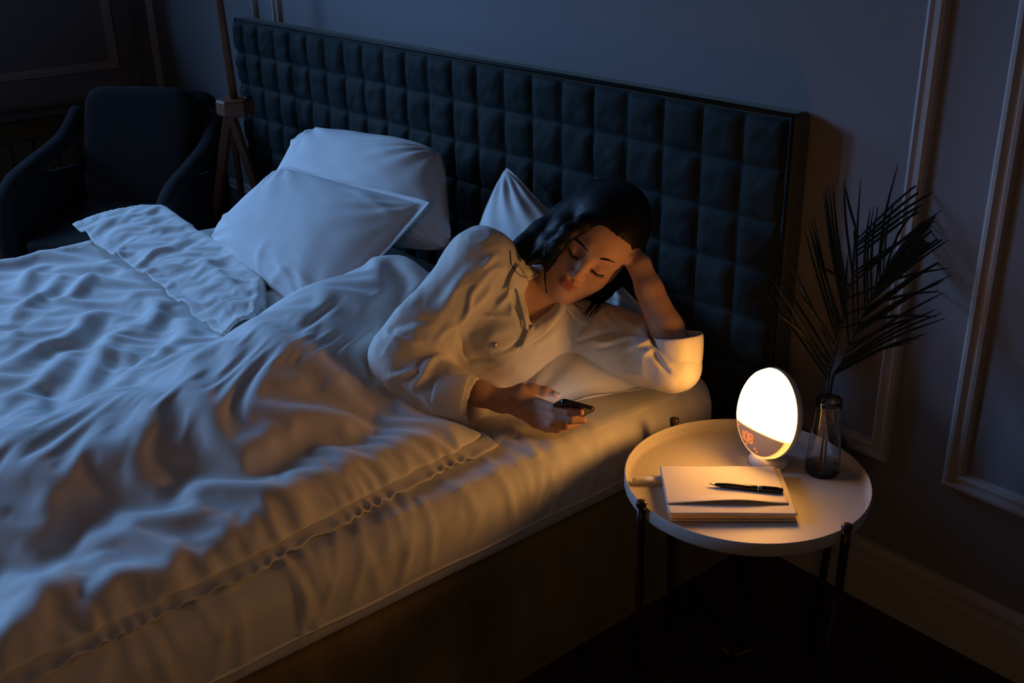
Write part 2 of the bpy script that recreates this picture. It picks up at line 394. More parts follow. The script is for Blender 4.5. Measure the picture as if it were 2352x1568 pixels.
s_=np.concatenate([[0],np.cumsum(np.linalg.norm(np.diff(P2,axis=0),axis=1))])
_r=np.random.default_rng(12); CRE=[(_r.uniform(-2.05,-.2),_r.uniform(-.55,.25),_r.uniform(-.12,.02),_r.uniform(.05,.17),_r.uniform(.0018,.0042),_r.uniform(.0035,.010)) for k in range(95)]
def cre(y,h):
    o=np.zeros(np.broadcast(y,h).shape)
    for y0,sl,h0,h1,a,w in CRE:
        m=np.clip((h-h0)/.03,0,1)*np.clip((h1-h)/.05,0,1); o=o+a*m*np.exp(-((y-y0-sl*h)/w)**2)
    return .005*np.tanh(o/.005)
rows=[]
prof3=smooth_curve(prof,3); arc_=np.concatenate([[0],np.cumsum(np.hypot(np.diff(prof3[:,0]),np.diff(prof3[:,1])))]); arc_=arc_[np.argmin(np.abs(prof3[:,1]-(top-.010))+np.where(prof3[:,0]<-.02,9,0))]-arc_
for i,(d,z) in enumerate(prof3):
    f=(z-bot)/(top-bot)
    w=(.0035*np.maximum(noise2(s_+.5*z,np.full(len(s_),z*.6),21,3,5.5),-.2)*1.1+.004*np.maximum(noise2(s_-.8*z,np.full(len(s_),z*1.2),22,3,9),0))*min(1,max(0,f*3))*(1.0 if z<top-.002 else .5)
    w=w*.22+cre(P2[:,1],np.full(len(s_),arc_[i]))*np.where(N2[:,0]>.5,1,.4)*min(1,max(0,f*4))
    rows.append(np.stack([P2[:,0]+N2[:,0]*(d+w),P2[:,1]+N2[:,1]*(d+w),np.full(len(s_),z)+w*(1. if d<-.02 else .0)],1))
rows=np.array(rows); nr,ns=rows.shape[:2]
V=rows.reshape(-1,3); F=np.array([(i*ns+j,i*ns+(j+1)%ns,(i+1)*ns+(j+1)%ns,(i+1)*ns+j) for i in range(nr-1) for j in range(ns)])
link('mattress_body',np_mesh('mattress_body',V,F),SHEET,mt)
# top of the sheet as a finely wrinkled field
x0,x1,y0,y1=BX0+.1,BX1-.088,-2.0,-.255
gx=np.linspace(x0,x1,240); gy=np.linspace(y0,y1,260); XX,YY=np.meshgrid(gx,gy,indexing='ij')
Q=np.stack([XX.ravel(),YY.ravel()],1)
def pl(*px,z=.475): return np.array([at(a,b,Z,z)[:2] for a,b in px])
TOPL=[(pl((1060,1075),(1120,1040),(1165,985)),.006,.010),(pl((1110,1085),(1170,1040),(1190,990)),.005,.010),(pl((1180,1080),(1190,1030),(1150,985)),.006,.012),
 (pl((1240,1065),(1215,1020),(1165,990)),.006,.010),(pl((1290,1040),(1230,1000)),.005,.010),(pl((1500,930),(1560,975)),.005,.008),(pl((1010,1110),(1080,1060)),.005,.012),
 (pl((1330,1020),(1290,985),(1250,990)),.004,.012),(pl((1380,990),(1330,960)),.003,.014),(pl((900,1190),(1000,1110)),.003,.02)]
ZZ=(top+.002+wr_lines(Q,TOPL)+.0012*noise2(Q[:,0],Q[:,1],31,3,3)+cre(Q[:,1],-(BX1-.03-Q[:,0]))).reshape(XX.shape)
e=np.minimum(np.minimum(XX-x0,x1-XX),np.minimum(YY-y0,y1-YY)); ZZ=np.where(e<.03,top-.002+(ZZ-top+.002)*np.clip(e/.03,0,1),ZZ)
link('fitted_sheet',np_mesh('fitted_sheet',np.stack([XX,YY,ZZ],-1).reshape(-1,3),grid_faces(240,260)),SHEET,mt)
hem=MB(); hp=[(p[0]+q[0]*.009,p[1]+q[1]*.009,bot+.038+.002*math.sin(k*.2)) for k,(p,q) in enumerate(zip(P2,N2))]; hem.tube(hp+[hp[0]],.0035,6,False); hem.build('sheet_hem',SHEET,mt,True)
# ---------------------------------------------------------------- pillows (corner driven, filled, with a flat stitched edge)
def pillow(name, c, label, thick=.13, flange=.0, seed=1, up=(0,0,1), sag=0., n=90, lines=(), group='bed pillows', wr=.006, low=.35, pinch=.10, rnd=.05):
    """c: corners a,b,c,d (in order) in world space"""
    c=np.array(c,float); g=np.linspace(-1,1,n); U_,V_=np.meshgrid(g,g,indexing='ij'); U_=U_.ravel(); V_=V_.ravel()
    ctr=c.mean(0)
    nrm=np.cross(c[1]-c[0],c[3]-c[0]); nrm/=np.linalg.norm(nrm)
    if nrm@np.array(up)<0: nrm=-nrm
    # edges of a filled pillow pull in between the corners
    Uw=U_*(1-pinch*(1-V_**2)*np.abs(U_)**2); Vw=V_*(1-pinch*(1-U_**2)*np.abs(V_)**2)
    cr_=1-rnd*(np.abs(U_*V_)**5); Uw*=cr_; Vw*=cr_
    s,t=(Uw+1)/2,(Vw+1)/2
    P=(c[0]*((1-s)*(1-t))[:,None]+c[1]*(s*(1-t))[:,None]+c[2]*(s*t)[:,None]+c[3]*((1-s)*t)[:,None])
    fl=1-flange
    a=np.clip(1-np.abs(U_/fl)**2.6,0,1); b=np.clip(1-np.abs(V_/fl)**2.6,0,1); B=(a*b)**.52
    # corner/edge radiating wrinkles
    r_=np.random.default_rng(seed); w=np.zeros(len(U_))
    for cu,cv in ((-1,-1),(1,-1),(1,1),(-1,1)):
        du,dv=U_-cu,V_-cv; rr=np.hypot(du,dv)+1e-3; an=np.arctan2(dv,du)
        w+=np.exp(-(rr/.75)**2)*np.minimum(1,rr*4)*np.sin(an*r_.integers(16,26)+r_.uniform(0,6)+rr*3)
    for k in range(7):
        e0=r_.uniform(-.8,.8); sd=r_.integers(0,4); L=r_.uniform(.3,.8); an=r_.uniform(-.5,.5)
        A0=np.array([(e0,-1.),(1.,e0),(e0,1.),(-1.,e0)][sd]); D=np.array([(an,1.),(-1.,an),(an,-1.),(1.,an)][sd])*L
        d,tt=seg_dist(np.stack([U_,V_],1),A0,A0+D); w+=1.4*np.exp(-(d/.05)**2)*np.sin(np.clip(tt,.02,1)*math.pi)**.6
    w+=.5*noise2(U_,V_,seed+50,3,.9)
    T=thick*B*.62; lo=thick*B*low
    topv=P+nrm*(T+wr*w*np.minimum(1,B*2.2))[:,None]-np.array([0,0,1.])*(sag*(1-V_**2)*(1-U_**2))[:,None]
    topv+=nrm*(.004*noise2(U_,V_,seed+9,2,1.2)*(1-B))[:,None]
    botv=P-nrm*(lo+.5*wr*noise2(U_,V_,seed+70,3,.9)*np.minimum(1,B*2)+.0012)[:,None]
    topv+=nrm*.0012
    F1=grid_faces(n,n); nn=n*n; F2=F1[:,::-1]+nn
    rim=[i for i in range(n)]+[i*n+n-1 for i in range(1,n)]+[(n-1)*n+j for j in range(n-2,-1,-1)]+[i*n for i in range(n-2,0,-1)]
    F3=np.array([(rim[i],rim[i]+nn,rim[(i+1)%len(rim)]+nn,rim[(i+1)%len(rim)]) for i in range(len(rim))])
    V=np.vstack([topv,botv]); Fa=np.vstack([F1,F2,F3])
    if np.cross(c[1]-c[0],c[3]-c[0])@np.array(up)<0: Fa=Fa[:,::-1]
    me=np_mesh(name,V,Fa); o=link(name,me,PILLOW); tag(o,label,'pillow',group)
    return o,topv,rim
A=at
# standing pillow against the headboard, far side
a1=A(722,292,Y,-.20); a2=A(1022,338,Y,-.17); a3=np.array(A(1048,590,Y,-.33)); a4=np.array([a1[0]-.03,-.42,.50])
pillow('bed_pillow',[a4,a3,a2,a1],'white pillow standing upright against the headboard, farthest back on the left',.20,.0,11,up=(.3,-1,.4),wr=.005,low=.3,pinch=.04,rnd=.12)
# front pillow lying tilted over it
pillow('bed_pillow',[A(468,560,Z,.50),A(725,765,Z,.50),A(1000,462,Z,.735),A(650,376,Z,.74)],'white pillow lying tilted in front of the upright pillow, beside the turned-back duvet',.15,.07,24,up=(0,-.6,1),wr=.004,pinch=.03,rnd=.04)
# pillow on its corner behind the woman
b1=A(1158,368,Y,-.13); b2=np.array([-1.42,-.17,.56]); b2=A(1520,745,Y,-.20); b4=A(1000,700,Y,-.42); b3=b2+(b4-b1)*.72
pillow('bed_pillow',[b1,b2,b3,b4],'white pillow propped on its corner behind the woman, against the headboard',.12,.03,35,up=(.2,-1,.5),wr=.005,low=.3,pinch=.05)
# flat pillow under her elbow
c1=np.array(A(1622,866,Z,.535)); c2=np.array(A(1175,952,Z,.480)); c3=np.array([-1.92,-.50,.50]); c4=np.array([-1.74,-.12,.52])
pillow('bed_pillow',[c1,c2,c3,c4],"white pillow lying flat on the mattress under the woman's elbow",.13,.05,46,wr=.004,low=.12,pinch=.03)
# ---------------------------------------------------------------- duvet
dv=empty('duvet',(-2.2,-1.3,.48),0,'crumpled white duvet with turned-back top edge covering the bed and the legs of the woman','duvet')
NU,NV=200,190
def hem_x(y): return np.interp(y,[-2.05,-1.6,-1.45,-1.24,-.97,-.70,-.5],[-1.33,-1.312,-1.326,-1.336,-1.375,-1.40,-1.42])
def top_y(x): return np.interp(x,[-3.2,-2.32,-2.2,-2.08,-1.95,-1.85,-1.76,-1.68,-1.60,-1.5,-1.38],[-.60,-.66,-.62,-.55,-.47,-.46,-.57,-.68,-.735,-.75,-.71])
def bump(Q, c, r, h, p=2.0, ang=0):
    ca,sa=math.cos(ang),math.sin(ang); d=Q-np.array(c); a=(d[:,0]*ca+d[:,1]*sa)/r[0]; b=(-d[:,0]*sa+d[:,1]*ca)/r[1]
    return h*np.exp(-((a*a+b*b)**(p/2)))
def body_h(Q):
    # the legs and hip under the cover
    h=np.zeros(len(Q))
    path=np.array([(-1.95,-.50),(-1.90,-.72),(-1.80,-.95),(-1.72,-1.12),(-1.76,-1.35),(-1.84,-1.65),(-1.9,-1.95)]); hh=np.array([.145,.150,.130,.112,.090,.078,.066]); ww=np.array([.19,.21,.22,.23,.22,.21,.20])
    d,t=poly_dist(Q,path); f=np.linspace(0,1,len(path)); H=np.interp(t,f,hh); Wd=np.interp(t,f,ww)
    h=H*np.exp(-(d/Wd)**2.1)
    h=np.maximum(h,0)+bump(Q,(-1.63,-.92),(.15,.2),.022,2.5,.4)
    return h
def D(*px,z=.53): return np.array([at(a,b,Z,z)[:2] for a,b in px])
def T(*c,z=.53): return D(*[(a/1.402,450+b/1.402) for a,b in c],z=z)
LN=[ # (points, height, width)
 (T((100,205),(80,240),(55,285)),.014,.014),(T((215,205),(150,270),(100,310),(0,370)),.018,.016),(T((320,190),(280,240),(225,285),(160,310)),.020,.015),
 (T((350,320),(270,370),(210,430),(140,450),(60,490),(-20,530)),.026,.018),(T((260,420),(200,500),(140,560),(60,600),(-20,650)),.024,.020),
 (T((440,380),(350,440),(320,500),(280,580),(235,645)),.030,.020),(T((560,350),(592,400),(580,460),(500,520),(440,580),(360,640),(270,668)),.034,.020),
 (T((625,450),(600,540),(520,590),(445,635)),.022,.018),(T((480,300),(500,350),(470,400)),.020,.016),(T((120,570),(160,620),(150,720)),-.020,.014),
 (T((170,690),(220,660),(350,680)),.014,.012),(T((0,730),(100,690),(210,560)),.018,.022),(T((10,440),(60,400),(150,400),(230,360)),.016,.014),(T((430,430),(400,520),(350,620)),.018,.016),
 (T((660,760),(700,830),(770,885),(860,858),(905,850)),.016,.015),(T((905,850),(985,780),(1100,765),(1180,765)),.014,.018),
 (T((0,1105),(130,1062),(250,950),(400,890),(560,780)),.012,.026),(T((230,1140),(400,1072),(620,1018),(690,965),(900,958),(1010,990)),.020,.024),
 (T((-20,1215),(130,1192),(300,1150),(430,1092),(650,1168)),.015,.020),(T((300,1270),(350,1222),(430,1195),(610,1178)),.014,.016),(T((-20,1300),(100,1235),(240,1265)),.018,.022),
 (T((0,1480),(55,1345),(150,1262),(250,1265)),.024,.026),(T((170,760),(300,710),(460,650),(600,620),(640,560)),.012,.02),(T((780,530),(860,590),(950,640),(1010,630)),.008,.012),
 (T((570,600),(640,640),(760,570)),.008,.014),(T((960,240),(1050,222),(1160,235)),.010,.02),(T((1160,230),(1200,330),(1230,420)),.012,.010),(T((1210,230),(1240,330)),.010,.010),(T((1070,280),(1160,320)),.012,.010),
 (T((1130,225),(1175,330),(1195,400)),-.010,.010),(T((850,440),(930,420),(1010,470)),.006,.02),(T((700,520),(850,515),(1000,580)),.006,.012),
 (T((100,880),(220,900),(300,880)),-.010,.02),(T((40,1000),(130,950),(230,860)),.012,.02),(T((560,790),(500,850),(470,960),(600,990)),.010,.018)]
def duvet_z(Q, extra=True):
    z=np.full(len(Q),.515)+body_h(Q)
    bodymask=np.clip(body_h(Q)/.06,0,1)
    near=np.clip((Q[:,0]-(-2.0))/.5,0,1)
    z+=wr_lines(Q,[(smooth_curve(a,5),b,c*1.45) for a,b,c in LN])*(.70-.15*near)
    # soft folds over the open part of the bed, running toward the foot end
    a=-.95; s=Q[:,0]*math.cos(a)+Q[:,1]*math.sin(a); t=-Q[:,0]*math.sin(a)+Q[:,1]*math.cos(a)
    w=noise2(s*1.0,t*.28,61,4,4.2); w=1-np.abs(w)*1.4
    z+=.006*w*(1-near)*(1-.8*bodymask)+.003*noise2(Q[:,0],Q[:,1],62,2,4)*(1-.5*bodymask)
    return z
u=np.linspace(0,1,NU); v=np.linspace(0,1,NV)
UU,VV=np.meshgrid(u,v,indexing='ij')
XT=-3.115+ (1.80)*UU; yt=top_y(XT); YB=-2.06; YY=YB+(yt-YB)*VV
xh=hem_x(YY); XX=-3.115+(xh+3.115)*UU
yt=top_y(XX); YY=YB+(yt-YB)*VV
Q=np.stack([XX.ravel(),YY.ravel()],1)
Zt=duvet_z(Q).reshape(XX.shape)
# near hem: rounds down to the mattress; rippled along its length
dh=(hem_x(YY)-XX); rip=noise2(YY*1.0,XX*0+.2,71,3,6.5); rip2=np.sin(YY*6.28*30+3*np.sin(YY*31)+2*np.sin(YY*13))*(.6+.4*np.sin(YY*37))
fall=np.clip(1-dh/.06,0,1); base=.488+.002*rip+.0012*rip2
Zt=Zt*(1-fall**2.2)+base*fall**2.2
Xd=XX+(.004*rip+.0022*rip2)*np.clip(1-dh/.03,0,1)
# far side hangs over the mattress edge
dl=np.clip((-3.04-XX)/.075,0,1); Zt=Zt-.16*dl**1.4; Xd=Xd-.01*dl+.012*noise2(YY,XX*0,77,3,4)*dl
# top edge next to the body tucks down
de=(top_y(XX)-YY); tuck=np.clip(1-de/.05,0,1)*np.clip((XX+2.3)/.1,0,1)
low=.50; amt=np.where(XX>-1.75,.75,.35); Zt=Zt-(Zt-low)*tuck**2*amt
fold=np.clip(1-de/.04,0,1)*np.clip((-2.25-XX)/.1,0,1); Zt=Zt-.02*fold**2
def settle(P, support, steps, slack, grav=.00003, bend=.6, pin=None, it=2, seed=0):
    """let slack cloth buckle and settle on what lies under it"""
    P=P.copy(); Pp=P.copy()
    def L(a,b): return np.linalg.norm(a-b,axis=-1)
    sets=[]
    for di,dj,k in ((1,0,1.),(0,1,1.),(1,1,.5),(1,-1,.5),(2,0,bend),(0,2,bend),(4,0,bend*.5),(0,4,bend*.5)):
        for par in (0,1):
            def mk(n,d,ax):
                return n
            i=np.arange(P.shape[0]-di)
            if di: i=i[((i//max(di,1))%2)==par]
            elif par and not dj: continue
            j0=max(0,-dj); j=np.arange(j0,P.shape[1]-max(dj,0))
            if not di: j=j[((j//dj)%2)==par]
            I,J=np.meshgrid(i,j,indexing='ij')
            f=slack if max(di,abs(dj))==1 else (1.0+(slack-1)*.9)
            r=L(P[I+di,J+dj],P[I,J])*f
            sets.append((I,J,I+di,J+dj,r,k))
    rg=np.random.default_rng(seed)
    P[...,2]+=rg.normal(size=P.shape[:2])*.0006
    w=np.ones(P.shape[:2]) if pin is None else pin
    for st in range(steps):
        v=(P-Pp)*.85; Pp=P.copy(); v[...,2]-=grav; P=P+v*w[...,None]
        for _ in range(it):
            for I,J,I2,J2,r,k in sets:
                d=P[I2,J2]-P[I,J]; l=np.linalg.norm(d,axis=-1)+1e-9; w1=w[I,J]; w2=w[I2,J2]
                c=(l-r)/l/(w1+w2+1e-6)*k
                P[I,J]+=d*(c*w1)[...,None]; P[I2,J2]-=d*(c*w2)[...,None]
        P[...,2]=np.maximum(P[...,2],support)
    return P
Pg=np.stack([Xd,YY,Zt],-1)
supp=.487+.93*body_h(Q).reshape(XX.shape)
supp=np.where(dl>0,supp-.3*dl,supp); supp=np.minimum(supp,Zt)
pin=np.ones(XX.shape); pin*=np.clip((dh-.02)/.10,0,1)**1.0*.9+.1*np.clip(dh/.01,0,1); pin*=np.clip((de-.01)/.06,0,1); pin*=np.clip(1-dl*3,0,1)
pin[:, :2]=0
Pg=settle(Pg,supp,SETTLE,1.02,pin=pin,seed=4)
V=Pg.reshape(-1,3); F=grid_faces(NU,NV)
o=link('duvet_cover',np_mesh('duvet_cover',V,F),LINEN,dv)
m=o.modifiers.new('t','SOLIDIFY'); m.thickness=.012; m.offset=-1
m=o.modifiers.new('s','SUBSURF'); m.levels=1; m.render_levels=1
# pleated flange beneath the near hem
n=700; ys=np.linspace(-2.04,-.70,n); V=[]
for d,z in ((-.03,.484),(-.004,.482),(.006,.479),(.016,.4765),(.024,.4755)):
    w=(.45+.45*np.sin(ys*6.28*30+3*np.sin(ys*31)+2*np.sin(ys*13)))*(.7+.3*np.sin(ys*37))*max(0,d+.004)/.028
    V.append(np.stack([hem_x(ys)+d+.005*noise2(ys,ys*0,81,3,5)*max(0,d)/.024-.003*w, ys, z+.006*w],1))
V=np.array(V).reshape(-1,3); o=link('flange',np_mesh('flange',V,grid_faces(5,n)),LINEN,dv); m=o.modifiers.new('t','SOLIDIFY'); m.thickness=.002; m.offset=0
# turned-back top edge (doubled cloth lying on the cover)
nu,nv=170,44; gu=np.linspace(0,1,nu); gv=np.linspace(0,1,nv); UU,VV=np.meshgrid(gu,gv,indexing='ij')
x=-3.165+1.12*UU
xe=x+.0*VV
ycrease=np.interp(x,[-3.17,-3.1,-2.6,-2.32,-2.2,-2.05],[-.60,-.585,-.615,-.67,-.74,-.84])
yfree=np.interp(x,[-3.17,-3.0,-2.75,-2.5,-2.3,-2.15,-2.05],[-.855,-.86,-.862,-.868,-.885,-.90,-.91])
YY=ycrease+(yfree-ycrease)*VV
YY=YY+.006*noise2(x*1.0,VV*0,91,3,4)*VV
Q=np.stack([x.ravel(),YY.ravel()],1); z0=duvet_z(np.stack([np.maximum(Q[:,0],-3.05),Q[:,1]],1)).reshape(x.shape)
zs=.522+.35*(z0-.522)
lf=.016*np.sin(np.clip(VV*1.15,0,1)*math.pi)**.6+.022+.012*np.exp(-((x+3.1)/.15)**2)
WR=[(T((400,235),(470,270),(520,330),(600,395)),.012,.014),(T((410,225),(380,190),(430,150)),.010,.010),(T((540,320),(620,360),(680,375)),.010,.012),(T((640,215),(720,290),(800,350)),.008,.016),
    (T((380,250),(340,260),(300,290)),.010,.008),(T((430,240),(500,200),(560,190)),.009,.010),(T((395,230),(360,200),(330,170)),.010,.009),(T((640,390),(720,380),(800,355)),.008,.01),(T((440,255),(520,240),(600,250)),.007,.010)]
zz=zs+lf+wr_lines(Q,WR).reshape(x.shape)+.002*noise2(x,YY,93,3,7)
zz=zz+.020*np.clip(1-np.abs(VV-0)/.12,0,1)*0
# roll at the crease: goes down and under
cr=np.clip(1-VV/.10,0,1); zz=zz-.035*cr**2
zz=zz-.004*np.clip((VV-.93)/.07,0,1)
ext=np.clip((-3.05-x)/.1,0,1); zz=zz-.012*ext
Pg=np.stack([xe,YY,zz],-1); pin=np.clip(VV/.12,0,1)*np.clip((x+3.165)/.05,0,1)*np.clip((-2.045-x)/.05,0,1)
Pg=settle(Pg,np.minimum(zs+.012,zz),45,1.018,pin=pin,seed=9); V=Pg.reshape(-1,3)
o=link('turned_back_edge',np_mesh('turned_back_edge',V,grid_faces(nu,nv)[:,::-1]),LINEN,dv); m=o.modifiers.new('t','SOLIDIFY'); m.thickness=.007; m.offset=-1
# ---------------------------------------------------------------- side table and the things on it
TC=np.array([-1.003,-.442]); TR=.213
st=empty('side_table',(TC[0],TC[1],0),0,'round cream tray side table on thin dark brown legs, standing beside the bed','table')
t=MB(); t.lathe([(0,.447),(TR-.012,.447),(TR-.002,.449),(TR,.453),(TR,.4735),(TR-.0012,.475),(TR-.0024,.4735),(TR-.003,.458),(TR-.006,.4535),(TR-.012,.452),(0,.452)],(TC[0],TC[1],0),128)
t.build('tray',TRAY,st,True,world=True)
ring=MB(); ring.tube([(TC[0]+(TR-.03)*math.cos(a),TC[1]+(TR-.03)*math.sin(a),.440) for a in np.linspace(0,2*math.pi,65)],.005,8,False); ring.build('support_ring',LEGM,st,True)
angs=[math.radians(a) for a in (257,-5,167,77)]; feet=[]
for a in angs:
    d=np.array([math.cos(a),math.sin(a)]); p=TC+d*(TR+.006); q=TC+d*(TR-.012); feet.append(q)
    L=MB(); L.tube([(*p,.474),(*p,.44),(*(p*.9+q*.1),.3),(*q,0.0)],[.0075,.0075,.0072,.006],14); L.lathe([(0,.488),(.005,.4878),(.0088,.486),(.0095,.482),(.0085,.477),(.006,.474),(0,.474)],(*p,0),20)
    L.build('leg',LEGM,st,True)
for a,b in ((0,2),(1,3),(0,1),(2,3)):
    if (a,b) in ((0,1),(2,3)): continue
ctr=np.array([*TC,.075])
for k in range(4):
    s=MB(); s.tube([(*feet[k],.075),ctr],.0055,10); s.build('stretcher',LEGM,st,True)
# --- wake-up light: rounded body, bright dome, unlit display window with digits
lp=empty('wake_up_light',(-1.03,-.345,.452),math.radians(0),'glowing egg-shaped wake-up light with orange clock digits on the side table','lamp')
LROT=math.radians(-5); LC=np.array([-1.030,-.364,.5575]); ta=math.radians(9)
exl=np.array([math.cos(LROT),math.sin(LROT),0]); nl=np.array([math.sin(LROT),-math.cos(LROT),0]); nl=nl*math.cos(ta)+np.array([0,0,math.sin(ta)]); upl=np.cross(nl,exl)*-1
upl=np.cross(exl,nl)*(-1) if np.cross(exl,nl)[2]<0 else np.cross(exl,nl)
LW,LH=.0655,.0835
def egg(th):  # outline, slightly narrower at the top
    c,s=math.cos(th),math.sin(th); return LW*c*(1-.06*s), LH*s
def dome(r,th,dz): x,y=egg(th); return LC+exl*(x*r)+upl*(y*r)+nl*dz
def fz(r): return .020*math.sqrt(max(0,1-r*r*.97))-.004
DISP=-.38   # below this height (in dome units) the front is the unlit display window
n=176; rr=np.concatenate([np.linspace(0,.9,64),np.linspace(.91,1,12)])
V=[]; 
for r in rr:
    for k in range(n): V.append(dome(r,2*math.pi*k/n,fz(r)))
Fl=[];Fd=[];rr=np.append(rr,1.004)
for k in range(n): V.append(dome(1.004,2*math.pi*k/n,-.0075))

for i in range(len(rr)-1):
    for k in range(n):
        th=2*math.pi*(k+.5)/n; rm=(rr[i]+rr[i+1])/2; yy=rm*math.sin(th)
        (Fl if (yy>DISP or .978<rm<1.) else Fd).append((i*n+k,(i+1)*n+k,(i+1)*n+(k+1)%n,i*n+(k+1)%n))
GLOW=bpy.data.materials.new('warm_glowing_diffuser'); GLOW.use_nodes=True
nt=GLOW.node_tree; b=nt.nodes['Principled BSDF']; b.inputs['Base Color'].default_value=(.45,.38,.34,1); b.inputs['Emission Color'].default_value=(1,.43,.085,1); b.inputs['Emission Strength'].default_value=LAMP_E
# the lit part fades softly into the display window, as light bleeds inside the diffuser
Va=np.array(V); yl=((Va-LC)@upl)/LH; rl=np.hypot(((Va-LC)@exl)/LW,yl)
gl=np.clip((yl-DISP+.015)/.13,0,1)**2.2; gl=gl*(3-2*gl); gl=np.maximum(gl,.05*np.clip((rl-.93)/.05,0,1)); gl=np.maximum(gl,.0035*np.exp((yl-DISP)*4))
def emit_by_attr(m):
    t=m.node_tree; a_=t.nodes.new('ShaderNodeAttribute'); a_.attribute_name='glow'; q=t.nodes.new('ShaderNodeMath'); q.operation='MULTIPLY'; q.inputs[1].default_value=LAMP_E
    t.links.new(a_.outputs['Fac'],q.inputs[0]); t.links.new(q.outputs[0],t.nodes['Principled BSDF'].inputs['Emission Strength'])
def grow(Fs, nm, m):
    me_=np_mesh(nm,Va,np.array(Fs)); a_=me_.attributes.new('glow','FLOAT','POINT'); a_.data.foreach_set('value',gl.astype(np.float32))
    bm=bmesh.new(); bm.from_mesh(me_); bmesh.ops.delete(bm,geom=[v for v in bm.verts if not v.link_faces],context='VERTS')
    if sum((f.normal.dot(Vector(nl)) for f in bm.faces))<0: bmesh.ops.reverse_faces(bm,faces=bm.faces)
    bm.to_mesh(me_); bm.free(); return link(nm,me_,m,lp)
emit_by_attr(GLOW)
grow(Fl,'glowing_dome',GLOW)
DISPM=mat('satin_display_window',(.45,.38,.34),.35,emit=(1,.43,.085),estr=.10); emit_by_attr(DISPM)
grow(Fd,'display_window',DISPM)
# housing behind the dome
hb=MB(); V2=[]; prof=[(1.0,-.008),(1.012,-.008),(1.022,-.011),(1.02,-.016),(.95,-.028),(.80,-.037),(.55,-.042),(0.0,-.044)]
pp=smooth_curve(prof,4); 
for r,dz in pp:
    for k in range(n): V2.append(dome(r,2*math.pi*k/n,dz))
m_=len(pp); hb.add(V2,[(i*n+k,i*n+(k+1)%n,(i+1)*n+(k+1)%n,(i+1)*n+k) for i in range(m_-1) for k in range(n)]); hb.build('housing',LAMPB,lp,True)
fb=MB(); fb.lathe([(0,0),(.034,0),(.036,.002),(.036,.008),(.030,.016),(.020,.022),(0,.024)],(LC[0]-nl[0]*.02,LC[1]-nl[1]*.02,.452),40); fb.build('foot',LAMPB,lp,True)
# clock digits 1:08 and small icons
DIG=bpy.data.materials.new('orange_led'); DIG.use_nodes=True; b=DIG.node_tree.nodes['Principled BSDF']; b.inputs['Base Color'].default_value=(.3,.05,.01,1); b.inputs['Emission Color'].default_value=(1,.17,.03,1); b.inputs['Emission Strength'].default_value=1.3
def on_dome(x,y,l=.0006):
    r=min(.98,math.hypot(x/LW,y/LH)); return LC+exl*x+upl*y+nl*(fz(r)+l)
SEG={'0':'abcdef','1':'bc','8':'abcdefg'}; w_,h_=.0078,.0165
segs=dict(a=((0,1),(1,1)),b=((1,1),(1,.5)),c=((1,.5),(1,0)),d=((0,0),(1,0)),e=((0,0),(0,.5)),f=((0,.5),(0,1)),g=((0,.5),(1,.5)))
ox,oy=-.0400,-.0590
dg=MB()
for ch,x0 in (('1',0),('0',.0135),('8',.0250)):
    for s in SEG[ch]:
        (a,b_),(c,d)=segs[s]; dg.tube([on_dome(ox+x0+a*w_,oy+b_*h_),on_dome(ox+x0+c*w_,oy+d*h_)],.0013,6)
for yy in (.3,.7): dg.tube([on_dome(ox+.0108,oy+yy*h_-.0006),on_dome(ox+.0108,oy+yy*h_+.0006)],.0009,6)
dg.build('clock_digits',DIG,lp,True)
for x,y in ((-.0475,-.0385),(-.0220,-.0655),(.000,-.0660),(.0045,-.0710)): ic=MB(); ic.tube([on_dome(x-.0012,y),on_dome(x+.0012,y)],.0019,8); ic.build('status_icon',DIG,lp,True)
# --- glass vase
GLASS=bpy.data.materials.new('clear_glass'); GLASS.use_nodes=True; b=GLASS.node_tree.nodes['Principled BSDF']; b.inputs['Base Color'].default_value=(.97,.96,.95,1); b.inputs['Roughness'].default_value=.02; b.inputs['Transmission Weight'].default_value=1; b.inputs['IOR'].default_value=1.46
VB=np.array([-.943,-.300,.452]); vs=MB()
outer=[(.0275,.0),(.0300,.002),(.0305,.006),(.0302,.02),(.0285,.05),(.0258,.09),(.0232,.13),(.0222,.146)]
inner=[(.0206,.146),(.0216,.13),(.0241,.09),(.0268,.05),(.0284,.02),(.0280,.0125),(.024,.0105),(0,.010)]
vs.lathe([(0,0)]+outer+[(.0214,.1472)]+inner,VB,72); o=vs.build('glass_vase',GLASS,None,True); tag(o,'clear tapered glass vase on the side table, beside the glowing lamp','vase')
# --- notebook with lifted cover, and pen
nb=empty('notebook',(-.99,-.51,.452),0,'white notebook with a curling cover and tan page block, lying on the tray','notebook')
p0=np.array(at(1537,1196,Z,.453)); p1=np.array(at(1815,1196,Z,.453)); ex=(p1-p0); Lx=.212; ex/=np.linalg.norm(ex); ey=np.array([-ex[1],ex[0],0]); ez=np.array([0,0,1.])
def NBP(a,b,z): return p0+ex*a+ey*b+ez*z
Wy=.150
pg=MB(); V=[NBP(a,b,z) for z in (.0025,.0105) for a,b in ((.004,.003),(Lx-.002,.003),(Lx-.002,Wy-.002),(.004,Wy-.002))]; pg.add(V,[(0,3,2,1),(4,5,6,7),(0,1,5,4),(1,2,6,5),(2,3,7,6),(3,0,4,7)]); pg.build('page_block',KRAFT,nb,bevel=.0008)
for z0,z1,nm in ((.0,.0018,'back_cover'),):
    g=MB(); V=[NBP(a,b,z) for z in (z0,z1) for a,b in ((0,0),(Lx,0),(Lx,Wy),(0,Wy))]; g.add(V,[(0,3,2,1),(4,5,6,7),(0,1,5,4),(1,2,6,5),(2,3,7,6),(3,0,4,7)]); g.build(nm,PAPER,nb,bevel=.0006)
